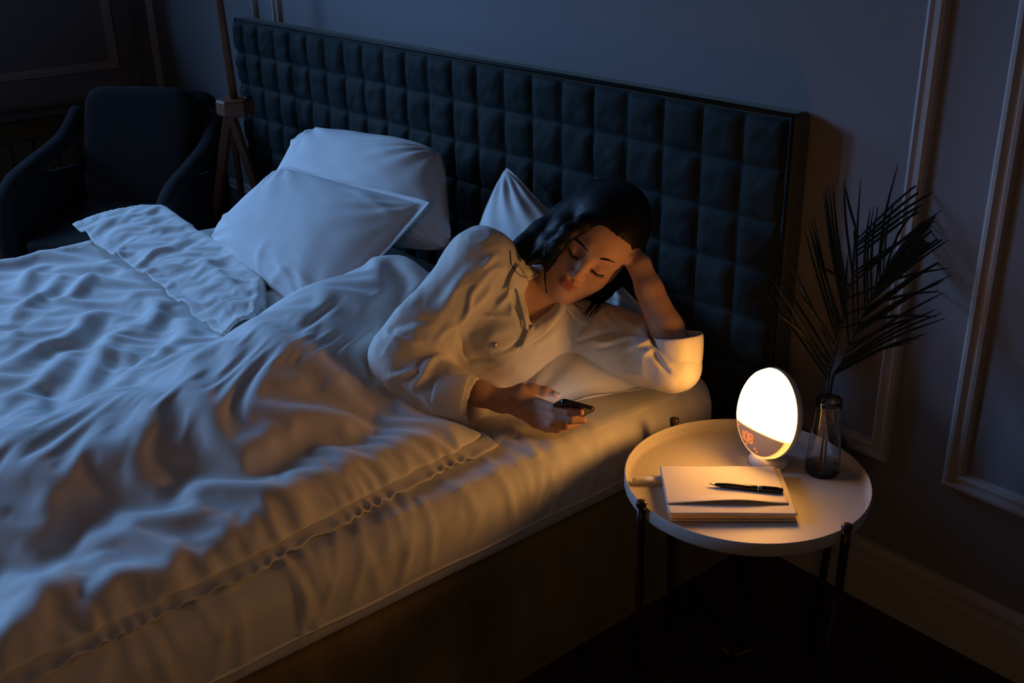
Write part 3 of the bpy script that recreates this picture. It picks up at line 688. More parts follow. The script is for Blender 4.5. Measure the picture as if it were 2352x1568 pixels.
def sheet_on(name, a0,a1,b0,b1,zf,th,nu=50,nv=30,m=PAPER):
    A_,B_=np.meshgrid(np.linspace(a0,a1,nu),np.linspace(b0,b1,nv),indexing='ij'); V=[NBP(a,b,zf(a,b)) for a,b in zip(A_.ravel(),B_.ravel())]
    o=mesh_obj(name,V,grid_faces(nu,nv),m,nb); mm=o.modifiers.new('t','SOLIDIFY'); mm.thickness=th; mm.offset=0; return o
sheet_on('front_cover',-.001,Lx+.001,0,Wy,lambda a,b:.0128+.0008*math.sin(a*20)*(1-b/Wy),.0016)
def curl(a,b):
    s=max(0,min(1,a/Lx)); return .0150+.0075*math.sin(s*math.pi)**1.6*max(0,1-(b-.028)/.03)+.0004*math.sin(a*60)
sheet_on('loose_page',-.002,Lx-.008,.030,Wy+.004,curl,.0007)
# card lying under the notebook's corner
cq=[at(1462,1096,Z,.458),at(1522,1098,Z,.462),at(1517,1112,Z,.462),at(1458,1114,Z,.4545)]
cd=MB(); q0=np.array(at(1520,1098,Z,.4575)); V=[]
for i in range(9):
    s=i/8; V+= [q0-ex*(.052*s)+ez*(.004*math.sin(s*3.1)), q0-ex*(.054*s)-ey*.016+ez*(.0035*math.sin(s*3.1)-.001)]
cd.add(V,[(2*i,2*i+1,2*i+3,2*i+2) for i in range(8)]); o=cd.build('paper_card',PAPER,None,True); m=o.modifiers.new('t','SOLIDIFY'); m.thickness=.0012; m.offset=0
tag(o,'small white paper strip lying on the tray, at the left end of the notebook','paper')
pn=empty('pen',(0,0,.47),0,'black ballpoint pen with a brass ring lying on the notebook','pen')
a=np.array(at(1628,1111,Z,.4725)); b_=np.array(at(1799,1127,Z,.4725)); dr=(b_-a)/np.linalg.norm(b_-a); L=np.linalg.norm(b_-a)
g=MB(); g.tube([a+dr*t for t in (.010,.014,.030,.055,L*.66)],[.0022,.0030,.0044,.0049,.0050],18); g.build('lower_barrel',BLACKP,pn,True)
g=MB(); g.tube([a+dr*t for t in (L*.675,L*.8,L-.004,L-.001,L)],[.0051,.0051,.0049,.0044,.0030],18); g.build('upper_barrel',BLACKP,pn,True)
g=MB(); g.tube([a+dr*(L*.66),a+dr*(L*.675)],.0054,18); g.build('ring',BRASS,pn,True)
g=MB(); g.tube([a,a+dr*.003,a+dr*.011],[.0006,.0012,.0022],12); g.build('tip',BRASS,pn,True)
g=MB(); k=np.array([0,0,.0056]); g.tube([a+dr*(L*.72)+k,a+dr*(L-.010)+k,a+dr*(L-.004)+k*.7],[.0009,.0011,.0012],8); g.build('clip',BLACKP,pn,True)
# --- two dried palm fronds in the vase
def PX(cx,cy): return 1750+cx/2.75, 360+cy/2.75
def frond(name, label, mid, dmid, left_, right_, seed):
    r=random.Random(seed); o=empty(name,tuple(VB+np.array([0,0,.011])),0,label,'leaf','palm leaves in the glass vase')
    pts=[dep(*PX(*m),d) for m,d in zip(mid,dmid)]
    base=VB+np.array([-.004+.008*(seed%2),0,.013]); path=smooth_curve([base]+pts,14); R=np.interp(np.linspace(0,1,len(path)),[0,.3,1],[.0022,.0020,.0006])
    s=MB(); s.tube(path,R,8); s.build('stem',LEAF,o,True)
    M2=proj(path)
    for side,tips in ((-1,left_),(1,right_)):
        more=[((a[0]+b[0])/2,((a[1][0]+b[1][0])/2+r.uniform(-6,6),(a[1][1]+b[1][1])/2+r.uniform(-8,8)),(a[2]+b[2])/2+r.uniform(-.02,.02)) for a,b in zip(tips,tips[1:]) if math.hypot(a[1][0]-b[1][0],a[1][1]-b[1][1])<110]
        tips=list(tips)+more
        for (rt,tip,dt) in tips:
            root=path[int(rt*(len(path)-1))]; dz=(root-CAM)@FW; T_=dep(*PX(*tip),dz+dt)
            mpt=(root+T_)/2+np.array([0,0,.012])+RI*side*.006
            c=smooth_curve([root,mpt,T_],12); n_=len(c); q=np.linspace(0,1,n_); W_=.0029*np.sin(np.clip(q*.92+.08,0,1)*math.pi)**.55*(1-.35*q)
            tg=np.gradient(c,axis=0); tg/=np.linalg.norm(tg,axis=1)[:,None]
            wv=np.cross(tg,-FW+np.array([r.uniform(-.5,.5),r.uniform(-.5,.5),r.uniform(-.3,.3)])); wv/=np.linalg.norm(wv,axis=1)[:,None]; nn=np.cross(wv,tg)
            V=[];
            for i in range(n_): V+= [c[i]-wv[i]*W_[i],c[i]-nn[i]*W_[i]*.35,c[i]+wv[i]*W_[i]]
            F=[(3*i+k,3*i+k+1,3*i+k+4,3*i+k+3) for i in range(n_-1) for k in (0,1)]
            lf=mesh_obj('leaflet',V,F,LEAF,o); mm=lf.modifiers.new('t','SOLIDIFY'); mm.thickness=.0005
    return o
A_mid=[(415,1450),(455,1270),(505,1080),(545,880),(585,660),(612,500)]
B_mid=[(440,1440),(500,1300),(575,1130),(655,950),(730,800),(790,680)]
lt=[(.20,(25,870)),(.25,(60,770)),(.29,(95,985)),(.31,(115,770)),(.35,(140,585)),(.40,(185,800)),(.42,(265,440)),(.47,(322,350)),(.52,(285,400)),(.56,(388,230)),(.60,(400,195)),(.66,(445,160)),(.72,(325,700)),(.78,(520,130)),(.90,(612,430)),(.99,(528,190))]
rt=[(.5,(1110,1010)),(.58,(1160,845)),(.66,(1190,700)),(.72,(1145,330)),(.78,(1190,375)),(.86,(1140,262)),(.93,(1128,196)),(.99,(1063,112))]
frond('palm_leaf','dark palm leaf leaning left in the glass vase, its tips over the headboard edge',A_mid,[1.935,1.93,1.92,1.92,1.92,1.93],[(a,b,.03*math.sin(i*2.1)) for i,(a,b) in enumerate(lt)],[(a,b,.05+.03*math.sin(i*1.7)) for i,(a,b) in enumerate(rt)],2)
lt=[(.45,(545,600)),(.52,(600,420)),(.58,(625,130)),(.66,(685,320)),(.74,(735,300)),(.82,(862,38)),(.88,(798,420)),(.94,(840,275)),(.99,(1005,300))]
rt=[(.22,(1050,1112)),(.26,(960,1170)),(.30,(1165,1018)),(.35,(1110,960)),(.40,(1160,850)),(.45,(1060,1000)),(.50,(1205,740)),(.55,(1120,800)),(.60,(1230,597)),(.65,(1180,640)),(.70,(1185,520)),(.76,(1215,445)),(.82,(1205,405)),(.88,(1195,372)),(.94,(1150,325)),(.99,(1150,258))]
frond('palm_leaf','dark palm leaf leaning right in the glass vase, its tips over the wall moulding',B_mid,[1.935,1.935,1.94,1.95,1.96,1.97],[(a,b,-.02+.03*math.sin(i*2.1)) for i,(a,b) in enumerate(lt)],[(a,b,.02+.03*math.sin(i*1.7)) for i,(a,b) in enumerate(rt)],3)
# ---------------------------------------------------------------- tripod floor lamp and armchair in the far corner
fl=empty('floor_lamp',(-3.33,-.24,0),0,'wooden tripod floor lamp standing between the bed and the armchair','floor lamp')
hub=np.array(at(540,243,Y,-.24)); top_=np.array([hub[0]-.01,hub[1],1.65])
g=MB(); g.tube([hub,np.array(at(500,-20,Y,-.24)),np.array(at(500,-20,Y,-.24))*1.0+np.array([-.02,0,.5])],[.013,.013,.012],14); g.build('pole',WOOD,fl,True)
g=MB(); g.lathe([(0,-.03),(.055,-.03),(.062,-.024),(.062,.018),(.055,.024),(0,.024)],hub,6); g.build('hub_block',WOOD,fl,bevel=.004)
for px,py,yy,w in ((452,560,-.30,.030),(556,470,-.10,.020),(622,470,-.12,.026)):
    q=np.array(at(px,py,Y,yy)); s=hub+np.array([.045*np.sign(q[0]-hub[0]),0,-.02]) ; d=q-s; foot=s+d*(-s[2]/d[2])
    d2=foot[:2]-hub[:2]; n2=np.linalg.norm(d2)
    if n2>.34: foot[:2]=hub[:2]+d2*.34/n2
    foot[1]=min(foot[1],-.05)
    g=MB(); g.tube([s,(s+foot)/2,foot],[w*.75,w*.7,w*.5],4,sq=.6); g.build('leg',WOOD,fl,bevel=.003)
g=MB(); a=[hub+np.array([.05*math.cos(t),.05*math.sin(t),.026]) for t in np.linspace(.5,1.6,5)]; g.tube(a,.008,8); g.build('knob',BLACKP,fl,True)
g=MB(); g.lathe([(.17,1.42),(.24,1.42),(.19,1.72),(.12,1.72)],(hub[0]-.06,hub[1]-.0,0),48); 
# armchair
ac=empty('armchair',(-3.75,-.6,0),0,'low grey upholstered armchair in the corner beyond the bed, left of the tripod lamp','armchair')
FRM=mat('grey_armchair_frame',(.03,.03,.034),.95,spec=.1,bump=[(400,.2,.0008)])
rz=math.radians(40); ca,sa=math.cos(rz),math.sin(rz); o0=np.array([-3.62,-.55])
def AL(x,y,z): return (o0[0]+ca*x-sa*y,o0[1]+sa*x+ca*y,z)
def cushion(name, c, hx, hy, hz, R=None, p=.22, m=CHAIRF, n=40):
    """superellipsoid cushion in chair space"""
    V=[]; u=np.linspace(-math.pi/2,math.pi/2,n); v=np.linspace(-math.pi,math.pi,2*n,endpoint=False); f=lambda a:np.sign(a)*abs(a)**p
    for a in u:
        for b in v:
            q=np.array([hx*f(math.cos(a))*f(math.cos(b)),hy*f(math.cos(a))*f(math.sin(b)),hz*f(math.sin(a))])
            if R is not None: q=R@q
            V.append(AL(*(np.array(c)+q)))
    k=2*n; F=[(i*k+j,i*k+(j+1)%k,(i+1)*k+(j+1)%k,(i+1)*k+j) for i in range(n-1) for j in range(k)]
    return mesh_obj(name,V,F,m,ac)
def RX(a): a=math.radians(a); return np.array([[1,0,0],[0,math.cos(a),-math.sin(a)],[0,math.sin(a),math.cos(a)]])
cushion('seat_cushion',(0,-.04,.36),.23,.24,.05,RX(6),.3)
cushion('back_cushion',(.0,.20,.59),.20,.06,.21,RX(-18),.3)
cushion('seat_frame',(0,0,.27),.26,.26,.045,RX(4),.2,FRM)
cushion('backrest',(0,.27,.50),.24,.03,.28,RX(-18),.25,FRM)
for sx in (-1,1):
    g=MB(); P=smooth_curve([AL(sx*.27,.28,.70),AL(sx*.28,.16,.62),AL(sx*.29,-.03,.575),AL(sx*.29,-.15,.545),AL(sx*.285,-.22,.49),AL(sx*.28,-.24,.40),AL(sx*.27,-.24,.28)],10)
    g.tube(P,.034,14,sq=.8); g.build('armrest',FRM,ac,True)
    cushion('side_panel',(sx*.275,.02,.41),.015,.24,.13,RX(-6),.3,FRM)
for sx in (-1,1):
    for sy in (-1,1):
        g=MB(); g.tube([AL(sx*.21,sy*.2,.24),AL(sx*.24,sy*.23,0)],[.018,.012],12); g.build('leg',WOOD,ac,True)
# ---------------------------------------------------------------- the woman
TO=-FW
person=empty('person',tuple(dep(1050,820,2.2)),0,'woman in an ivory button shirt lying propped on one elbow, looking at a phone','person')
HM=np.array([[.592,.655,.470],[.513,-.756,.407],[-.622,-.001,.783]]); HM/=np.linalg.norm(HM,axis=0)
HO=np.array([-1.480,-.363,.763])
def HP(x,y,z): return HO+HM@np.array([x,y,z])
J=dict(N=dep(1236,700,2.215),shL=dep(1345,775,2.26),shR=dep(1116,615,2.14),elL=dep(1562,835,2.075),wrL=dep(1468,608,2.105),elR=dep(908,836,2.12),wrR=dep(1152,921,2.07),
  chest=dep(1150,780,2.23),belly=dep(1000,830,2.24),hip=dep(905,835,2.28),thigh=dep(790,870,2.24))
ex_=np.eye(3)
def body(f):
    e=lambda c,r,k=.01,op='u': f.ell(HP(*c),r,HM,k,op)
    c=lambda p,q,r1,r2,k=.01,op='u': f.cap(HP(*p),HP(*q),r1,r2,k,op)
    # skull, face, jaw
    e((0,-.016,.038),(.073,.092,.086)); e((0,.022,-.020),(.060,.062,.085),.03); e((0,.040,.045),(.058,.040,.045),.03)
    for s in (-1,1):
        c((s*.050,.004,-.050),(s*.020,.050,-.092),.019,.017,.03)
        e((s*.036,.052,-.030),(.022,.022,.026),.03)
        c((s*.012,.078,.020),(s*.045,.060,.018),.011,.009,.016)
    e((0,.056,-.094),(.021,.021,.018),.022); e((0,.062,-.062),(.027,.022,.020),.016)
    for s in (-1,1):
        e((s*.030,.088,-.002),(.019,.012,.013),.014,'s')
        e((s*.030,.063,-.003),(.0165,.0155,.0130),.004)
        c((s*.016,.0745,-.0075),(s*.030,.0800,-.0105),.0016,.0022,.003); c((s*.030,.0800,-.0105),(s*.045,.0700,-.0060),.0022,.0014,.003)
    c((0,.074,.012),(0,.088,-.014),.0068,.0072,.016); c((0,.088,-.014),(0,.098,-.032),.0070,.0090,.010); e((0,.0990,-.0365),(.0100,.0095,.0085),.006)
    for s in (-1,1):
        e((s*.0118,.0885,-.0400),(.0068,.0090,.0068),.005); e((s*.0065,.0945,-.0475),(.0035,.0045,.0028),.003,'s')
    e((0,.083,-.0500),(.0055,.004,.008),.004,'s')
    c((-.009,.0828,-.0582),(.009,.0828,-.0582),.0040,.0040,.005); c((-.020,.0765,-.0625),(-.006,.0830,-.0587),.0020,.0038,.004); c((.020,.0765,-.0625),(.006,.0830,-.0587),.0020,.0038,.004)
    c((-.0085,.0808,-.0692),(.0085,.0808,-.0692),.0053,.0053,.005); c((-.019,.0760,-.0650),(-.009,.0805,-.0688),.0018,.0047,.004); c((.019,.0760,-.0650),(.009,.0805,-.0688),.0018,.0047,.004)
    c((-.0225,.0775,-.0640),(0,.0885,-.0632),.0011,.0013,.0022,'s'); c((.0225,.0775,-.0640),(0,.0885,-.0632),.0011,.0013,.0022,'s')
    for s in (-1,1):
        e((s*.0725,-.008,-.010),(.006,.017,.028),.004); e((s*.079,-.004,-.006),(.006,.010,.017),.004,'s'); e((s*.071,.003,-.031),(.005,.007,.008),.004)
    # neck, collar bones, trunk
    f.chain([HP(0,-.028,-.040),J['N']],[.050,.052],.02); f.cap(J['N'],J['chest'],.060,.092,.04)
    f.cap(J['N'],J['shL'],.042,.046,.04); f.cap(J['N'],J['shR'],.042,.046,.04)
    f.chain([J['chest'],J['belly'],J['hip'],J['thigh']],[.092,.078,.060,.040],.05)
    c0=J['N']+.012*RI-.050*UP+TO*.035; f.cap(c0,c0+(J['shL']-J['N'])*.4+TO*.00,.008,.007,.015); f.cap(c0,c0+(J['shR']-J['N'])*.35+TO*.0,.008,.007,.015)
    # arms
    f.chain([J['shL'],(J['shL']+J['elL'])/2,J['elL']],[.040,.036,.032],.02)
    a,b=J['elL'],J['wrL']; m=a+(b-a)*.35
    f.chain([a,m,a+(b-a)*.75,b],[.033,.0345,.026,.0225],.012)
    f.chain([J['shR'],(J['shR']+J['elR'])/2,J['elR']],[.046,.040,.033],.03)
    a,b=J['elR'],J['wrR']; f.chain([a,a+(b-a)*.35,a+(b-a)*.8,b],[.033,.034,.024,.0215],.012)
    hand_left(f); hand_right(f)
PH_S=np.array([.80,-.24,-.27]); 
def hand_left(f):
    w=J['wrL']
    # palm against the temple, fingers running back into the hair
    heel=dep(1452,588,2.110); k=[dep(1452,545,2.125),dep(1446,538,2.143),dep(1440,536,2.160),dep(1432,540,2.175)]
    f.cap(w,heel,.021,.019,.01)
    for q in k: f.cap(heel,q,.014,.0105,.008)
    f.cap(w,k[-1],.014,.010,.01)
    tips=[[(1430,508,2.12),(1408,488,2.115)],[(1425,500,2.14),(1400,478,2.135)],[(1420,500,2.16),(1396,480,2.155)],[(1414,508,2.175),(1392,492,2.175)]]
    for q,t in zip(k,tips): f.chain([q,dep(*t[0]),dep(*t[1])],[.0098,.0088,.0070],.003)
    f.chain([heel+(w-heel)*.2,dep(1441,592,2.098),dep(1426,583,2.088),dep(1415,574,2.086)],[.015,.0115,.0095,.0078],.006)
def hand_right(f):
    w=J['wrR']
    pc=dep(1192,925,2.060); f.cap(w,pc,.0205,.020,.012)
    f.ell(dep(1205,932,2.056),(.036,.026,.017),np.stack([RI*.93-UP*.36,UP*.93+RI*.36,TO],1),.012)
    MC=[(1238,926,2.045),(1240,944,2.036),(1236,959,2.036),(1228,970,2.042)]
    for m in MC: f.cap(dep(1180,922,2.062),dep(*m),.014,.0105,.008)
    FG=[[(1238,926,2.040),(1272,938,2.000),(1306,945,1.984),(1334,947,1.976)],
        [(1240,944,2.034),(1276,959,1.998),(1312,964,1.984),(1340,965,1.986)],
        [(1236,959,2.036),(1268,973,2.006),(1300,977,2.002),(1326,973,2.010)],
        [(1228,970,2.042),(1255,982,2.018),(1282,986,2.012),(1304,981,2.016)]]
    RR=[[.0108,.0096,.0085,.0066],[.0110,.0098,.0086,.0066],[.0106,.0094,.0082,.0063],[.0098,.0084,.0074,.0056]]
    for P,R in zip(FG,RR): f.chain([dep(*p) for p in P],R,.0025)
    f.chain([dep(1165,912,2.068),dep(1198,899,2.066),dep(1222,895,2.066),dep(1254,900,2.062),dep(1277,908,2.058)],[.0180,.0150,.0118,.0100,.0078],.007)
def grab(lo,hi,h,it=2):
    f=Field(lo,hi,h); body(f); V,F=f.mesh(); return relax(V,F,it,.5),F
V,F=grab((-1.98,-1.0,.42),(-1.18,-.2,.98),.0019*QH,2)
me=np_mesh('body',V,F)
V=np.array([v.co for v in me.vertices]) if len(me.vertices)!=len(V) else V
L_=(V-HO)@HM
up_l=np.exp(-(((L_[:,0])/.0195)**4+((L_[:,2]+.0595)/.0050)**2)); lo_l=np.exp(-(((L_[:,0])/.0185)**4+((L_[:,2]+.0690)/.0062)**2))
lip=np.clip((up_l+lo_l)*1.1,0,1)*(L_[:,1]>.070)*.75
blush=.16*np.exp(-(((np.abs(L_[:,0])-.038)/.018)**2+((L_[:,2]+.028)/.018)**2))*(L_[:,1]>.03)
a=me.attributes.new('lip','FLOAT','POINT'); a.data.foreach_set('value',np.maximum(lip,blush).astype(np.float32))
bo=link('body',me,SKIN,person); 
bvh=BVHTree.FromPolygons([tuple(v) for v in V],[tuple(int(i) for i in f) for f in F])
def cast(b,px,py,off=0.,fallback=2.1):
    d=ray(px,py); d/=np.linalg.norm(d); r=b.ray_cast(Vector(CAM),Vector(d))
    if r[0] is None: return dep(px,py,fallback)
    return np.array(r[0])-d*off
def stroke(px,r,off=.0005,n=8,b=None):
    P=smooth_curve([cast(b or bvh,*p,off) for p in px],n); return P
# brows and lashes
for nm,pts,rr in (('eyebrow',[(1306,545),(1318,547),(1332,557),(1351,577)],[.0010,.0027,.0031,.0024,.0012]),('eyebrow',[(1379,594),(1390,595),(1400,598),(1413,603)],[.0016,.0028,.0026,.0015,.0007])):
    P=stroke(pts,0,.0002); g=MB(); g.tube(P,np.interp(np.linspace(0,1,len(P)),np.linspace(0,1,len(rr)),rr),8); g.build(nm,BROW,person,True)
def lash(xs,sgn):
    g=MB(); P=[]
    for t in np.linspace(-1,1,26):
        x=sgn*(.031+.0150*t); z=-.0085-.0040*(1-t*t)+.0015*t*1
        o=HP(x,.14,z); d=-HM[:,1]; r=bvh.ray_cast(Vector(o),Vector(d)); P.append(np.array(r[0])+HM[:,1]*.0004)
    g.tube(P,[.0006+.0014*math.sin(max(0,min(1,(i)/25))*math.pi)**.5 for i in range(26)],6)
    for i in range(2,25):
        q=P[i]; t=(i-13)/13; g.tube([q,q+HM[:,1]*.0045-HM[:,2]*.0030+HM[:,0]*sgn*.0022*t,q+HM[:,1]*.0070-HM[:,2]*.0030+HM[:,0]*sgn*.0040*t],[.0004,.0003,.0001],4)
    g.build('eyelashes',BROW,person,True)
lash(0,-1); lash(0,1)
# finger nails
g=MB()
tn=dep(1280,907,2.052)
V2=[];nn=9
for i in range(nn):
    for j in range(nn):
        a=(i/(nn-1)-.5)*2; b=(j/(nn-1)-.5)*2; w=.0052*math.sqrt(max(0,1-abs(a)**3*.6)); V2.append(tn+RI*a*.0068-UP*a*.0018+(UP*.8+TO*.6)*(.0052-.0028*b*b)+(TO*.8-UP*.6)*b*w)
ax=(RI*.96-UP*.26); 
g.add(V2,grid_faces(nn,nn)); o=g.build('thumbnail',NAIL,person,True); m=o.modifiers.new('t','SOLIDIFY'); m.thickness=.0008
# ---- hair
f=Field((-1.80,-.62,.52),(-1.22,-.12,.97),.0022*QH)
f.ell(HP(0,-.020,.050),(.0845,.102,.094),HM,.01)
f.ell(HP(0,-.05,-.01),(.078,.070,.09),HM,.02)
f.ell(HP(.006,.112,-.034),(.0580,.070,.086),HM,.006,'s')
f.ell(HP(.050,.075,-.045),(.040,.07,.07),HM,.006,'s')
f.ell(HP(.085,.02,-.06),(.03,.04,.042),HM,.006,'s')
def ch(pts,k=.02): f.chain([dep(*p[:3]) for p in pts],[p[3] for p in pts],k)
ch([(1372,468,2.19,.050),(1310,515,2.175,.045),(1250,548,2.165,.036),(1205,572,2.15,.025),(1178,585,2.135,.012)])
ch([(1350,470,2.15,.030),(1300,525,2.125,.026),(1262,562,2.12,.019),(1235,590,2.12,.012),(1212,604,2.11,.006)],.015)
ch([(1290,560,2.15,.03),(1270,590,2.16,.025),(1262,620,2.18,.014)],.012)
ch([(1416,508,2.085,.010),(1380,508,2.075,.014),(1340,514,2.072,.016),(1305,533,2.075,.016),(1280,562,2.090,.015),(1264,592,2.105,.011),(1256,622,2.115,.004)],.012)
ch([(1435,560,2.22,.045),(1400,620,2.22,.040),(1365,655,2.215,.030),(1325,680,2.20,.018),(1298,688,2.19,.006)],.02)
ch([(1400,630,2.21,.026),(1385,665,2.20,.020),(1372,692,2.19,.010),(1362,712,2.18,.004)],.012)
ch([(1405,515,2.10,.018),(1434,545,2.095,.015),(1437,570,2.098,.010),(1432,592,2.10,.004)],.010)
V,F=f.mesh(); V=relax(V,F,5,.6); N_=vnormals(V,F); N_*=np.sign((N_*(V-V.mean(0))).sum()) 
# strand grooves following the fall of the hair
dirs=UP*-.45-RI*.9; q=(V-HO); tcoord=q@dirs; s1=q@(np.cross(dirs,TO)); s2=q@TO
gv=.0006*np.abs(noise2(s1*1.0,tcoord*.06+s2*.8,301,3,40))
V=V-N_*gv[:,None]
hair=link('hair',np_mesh('hair',V,F),HAIR,person)
hbv=BVHTree.FromPolygons([tuple(v) for v in V],[tuple(int(i) for i in f_) for f_ in F])
g=MB()
def strand(pts,r=.0008,jit=0.,n=1,sd=0):
    rr=random.Random(sd)
    for _ in range(n):
        P=smooth_curve([dep(a+rr.uniform(-jit,jit),b+rr.uniform(-jit,jit),d) for a,b,d in pts],8); g.tube(P,np.linspace(r,r*.35,len(P)),5)
strand([(1172,575,2.10),(1176,610,2.09),(1195,632,2.08),(1218,636,2.08),(1238,618,2.09),(1245,590,2.10)],.0009)
strand([(1258,545,2.10),(1252,600,2.09),(1252,640,2.09),(1255,672,2.09)],.0014,1.5,4,1)
for k,(a,b) in enumerate(((1386,1352),(1380,1345),(1375,1362),(1368,1340),(1390,1358))):
    strand([(a,640,2.17),(a-2,680,2.16),(b+12,708,2.15),(b,728-k*3,2.145)],.0011,3,4,10+k)
strand([(1318,690,2.15),(1326,704,2.14),(1340,708,2.14),(1347,698,2.14),(1338,690,2.14),(1327,694,2.14)],.0008)
rr=random.Random(5)
for k in range(60):   # flyaways along the crown and the long side
    t=rr.random(); a0=1380-220*t; b0=420+150*t
    strand([(a0+20,b0-4+rr.uniform(-2,10),2.15),(a0,b0+rr.uniform(-2,10),2.145),(a0-30,b0+22+rr.uniform(-4,10),2.14)],.0006)
g.build('loose_strand',HAIR,person,True)
# ---- shirt
f=Field((-2.0,-1.0,.455),(-1.12,-.18,.88),.0032*min(QH,1.4))
shR=dep(1106,608,2.145); shL=dep(1338,772,2.24)
f.cap(J['N']-UP*.02-TO*.01,J['chest'],.085,.122,.05); f.cap(J['N'],shR,.055,.064,.05); f.cap(J['N']-UP*.02,shL,.055,.070,.05)
f.cap(shR,J['chest']-RI*.02,.06,.10,.05); f.cap(shL,J['chest'],.062,.105,.05)
f.chain([J['chest'],J['belly'],J['hip']],[.118,.102,.080],.05)
# neck opening
f.cap(J['N']+UP*.0-TO*.02,J['N']+UP*.12+RI*.03,.056,.075,.008,'s')
f.cap(dep(1240,690,2.14),dep(1258,640,2.10),.036,.05,.006,'s'); f.cap(dep(1240,690,2.14),dep(1219,742,2.13),.034,.012,.006,'s'); f.cap(dep(1219,742,2.13),dep(1214,757,2.13),.012,.004,.004,'s')
# collar stand behind the neck
# left sleeve (elbow on the pillow)
f.chain([shL,dep(1420,790,2.17),dep(1500,815,2.115),dep(1545,838,2.085)],[.074,.067,.060,.054],.03)
f.chain([dep(1545,846,2.09),dep(1560,842,2.075),dep(1559,818,2.075)],[.044,.040,.038],.015)
# right sleeve
f.chain([shR,dep(1050,680,2.14),dep(975,760,2.125),dep(925,822,2.115),dep(925,850,2.11)],[.062,.062,.064,.060,.055],.03)
f.chain([dep(925,850,2.11),dep(985,888,2.09),dep(1040,908,2.075),dep(1062,916,2.07)],[.056,.052,.047,.046],.03)
f.cap(dep(912,845,2.09),dep(985,925,2.075),.030,.036,.03)
# loose cloth of the shirt front spreading on the bed under the forearm
f.cap(dep(935,935,2.13),dep(1100,960,2.07),.040,.018,.04); f.cap(dep(960,960,2.10),dep(1040,985,2.07),.026,.016,.04); f.cap(dep(1010,880,2.2),dep(1120,930,2.12),.06,.03,.04)
# cuff openings
ca=dep(1062,916,2.07); cd_=(J['wrR']-dep(985,888,2.09)); cd_/=np.linalg.norm(cd_)
f.cap(ca+cd_*.068,ca+cd_*.13,.060,.06,.002,'s'); f.cap(ca-cd_*.035,ca+cd_*.06,.040,.043,.003,'s')
cb=dep(1559,818,2.075); cx=UP*.97-RI*.10+TO*.16; cx/=np.linalg.norm(cx)
f.cap(cb+cx*.060,cb+cx*.12,.060,.06,.002,'s'); f.cap(cb-cx*.03,cb+cx*.06,.036,.039,.003,'s')
V,F=f.mesh(); V=relax(V,F,3,.5); N_=vnormals(V,F)
if ((N_*(V-V.mean(0))).sum()<0): N_=-N_
def c5(*c): return [(830+a/2.9027,480+b/2.9027) for a,b in c]
def c4(*c): return [(1130+a/4.355,560+b/4.355) for a,b in c]
CR=[(c5((640,790),(700,690),(735,560),(800,490)),.006,7),(c5((640,780),(570,800),(500,880)),.005,8),(c5((650,790),(670,880),(710,1000),(760,1000),(890,1000)),-.005,6),
 (c5((200,860),(210,790),(300,760),(460,740)),-.006,9),(c5((170,800),(200,850),(300,880),(420,890)),.007,9),(c5((480,960),(400,1040),(270,1100),(170,1130)),.009,10),(c5((470,970),(360,1060),(230,1080)),-.007,8),
 (c5((560,980),(480,1000),(400,1120),(330,1200)),.007,9),(c5((700,380),(640,500),(560,640),(500,740)),.005,14),(c5((760,300),(620,450),(430,660)),-.004,14),(c5((480,340),(420,450),(330,640),(230,740)),.006,14),
 (c5((330,460),(290,620),(200,730)),.006,10),(c5((800,400),(900,300)),.005,8),(c5((790,480),(880,400),(960,390)),.004,8),(c5((690,700),(800,600),(870,520)),.005,8),(c5((900,650),(960,600),(1000,520)),.005,8),
 (c5((700,715),(860,710),(1010,720)),.004,6),(c5((790,930),(880,830),(1010,790)),.004,14),(c5((980,560),(1000,650),(1000,710)),.004,7),(c5((170,1150),(200,1260),(280,1420),(330,1500)),.006,10),(c5((220,1160),(380,1290),(560,1400)),-.009,7),
 (c5((290,1260),(350,1350),(400,1480)),.005,12),(c5((400,1260),(480,1330),(640,1370)),.005,10),(c5((680,1420),(720,1330)),.003,5),
 (c5((1085,830),(1070,870),(960,940),(880,950)),-.006,4),(c5((1075,800),(1080,760),(1000,600),(985,540)),-.005,4),
 (c4((220,860),(320,1010),(180,1120)),.0,6),(c4((1040,660),(960,760),(850,900),(800,980)),-.006,7),(c4((1110,690),(1180,760),(1280,830)),.005,9),(c4((800,1000),(1000,930),(1240,880),(1600,920)),-.006,6),(c4((1000,970),(1150,1000),(1300,950),(1480,900)),.007,8),
 (c4((1060,1040),(1200,1010),(1420,930)),-.006,6),(c4((1330,1060),(1480,1010),(1600,960)),.007,8),(c4((1500,1110),(1600,1060)),.006,7),(c4((560,760),(480,880),(400,1000)),-.004,9),(c4((400,1000),(520,960),(620,880)),.004,10),
 (c4((0,1160),(200,1190),(420,1150)),.003,10),(c4((0,1300),(200,1290),(350,1230)),.003,10),(c4((760,600),(860,680),(940,760)),.005,6),(c4((60,600),(130,520),(180,440)),.004,6),(c4((1180,640),(1300,760),(1560,860)),.005,10),
 (c4((1620,1080),(1700,1220),(1780,1290)),-.005,5),(c4((1640,1050),(1720,1160),(1800,1230)),.004,6)]
pj=proj(V); vd=CAM-V; vd/=np.linalg.norm(vd,axis=1)[:,None]; fac=np.clip((N_*vd).sum(1)*1.6,0,1)
disp=np.zeros(len(V))
for pts,amp,w in CR:
    d,t=poly_dist(pj,smooth_curve(pts,6)); disp+=amp*np.exp(-(d/w)**2)*np.sin(np.clip(t,.02,.98)*math.pi)**.5
nz=noise3(V*np.array([1,1,1.]),403,2,7); disp=disp*fac+.002*noise3(V,401,3,9)+.0012*np.clip(1-np.abs(nz)*1.7,0,1)**2
V=V+N_*disp[:,None]
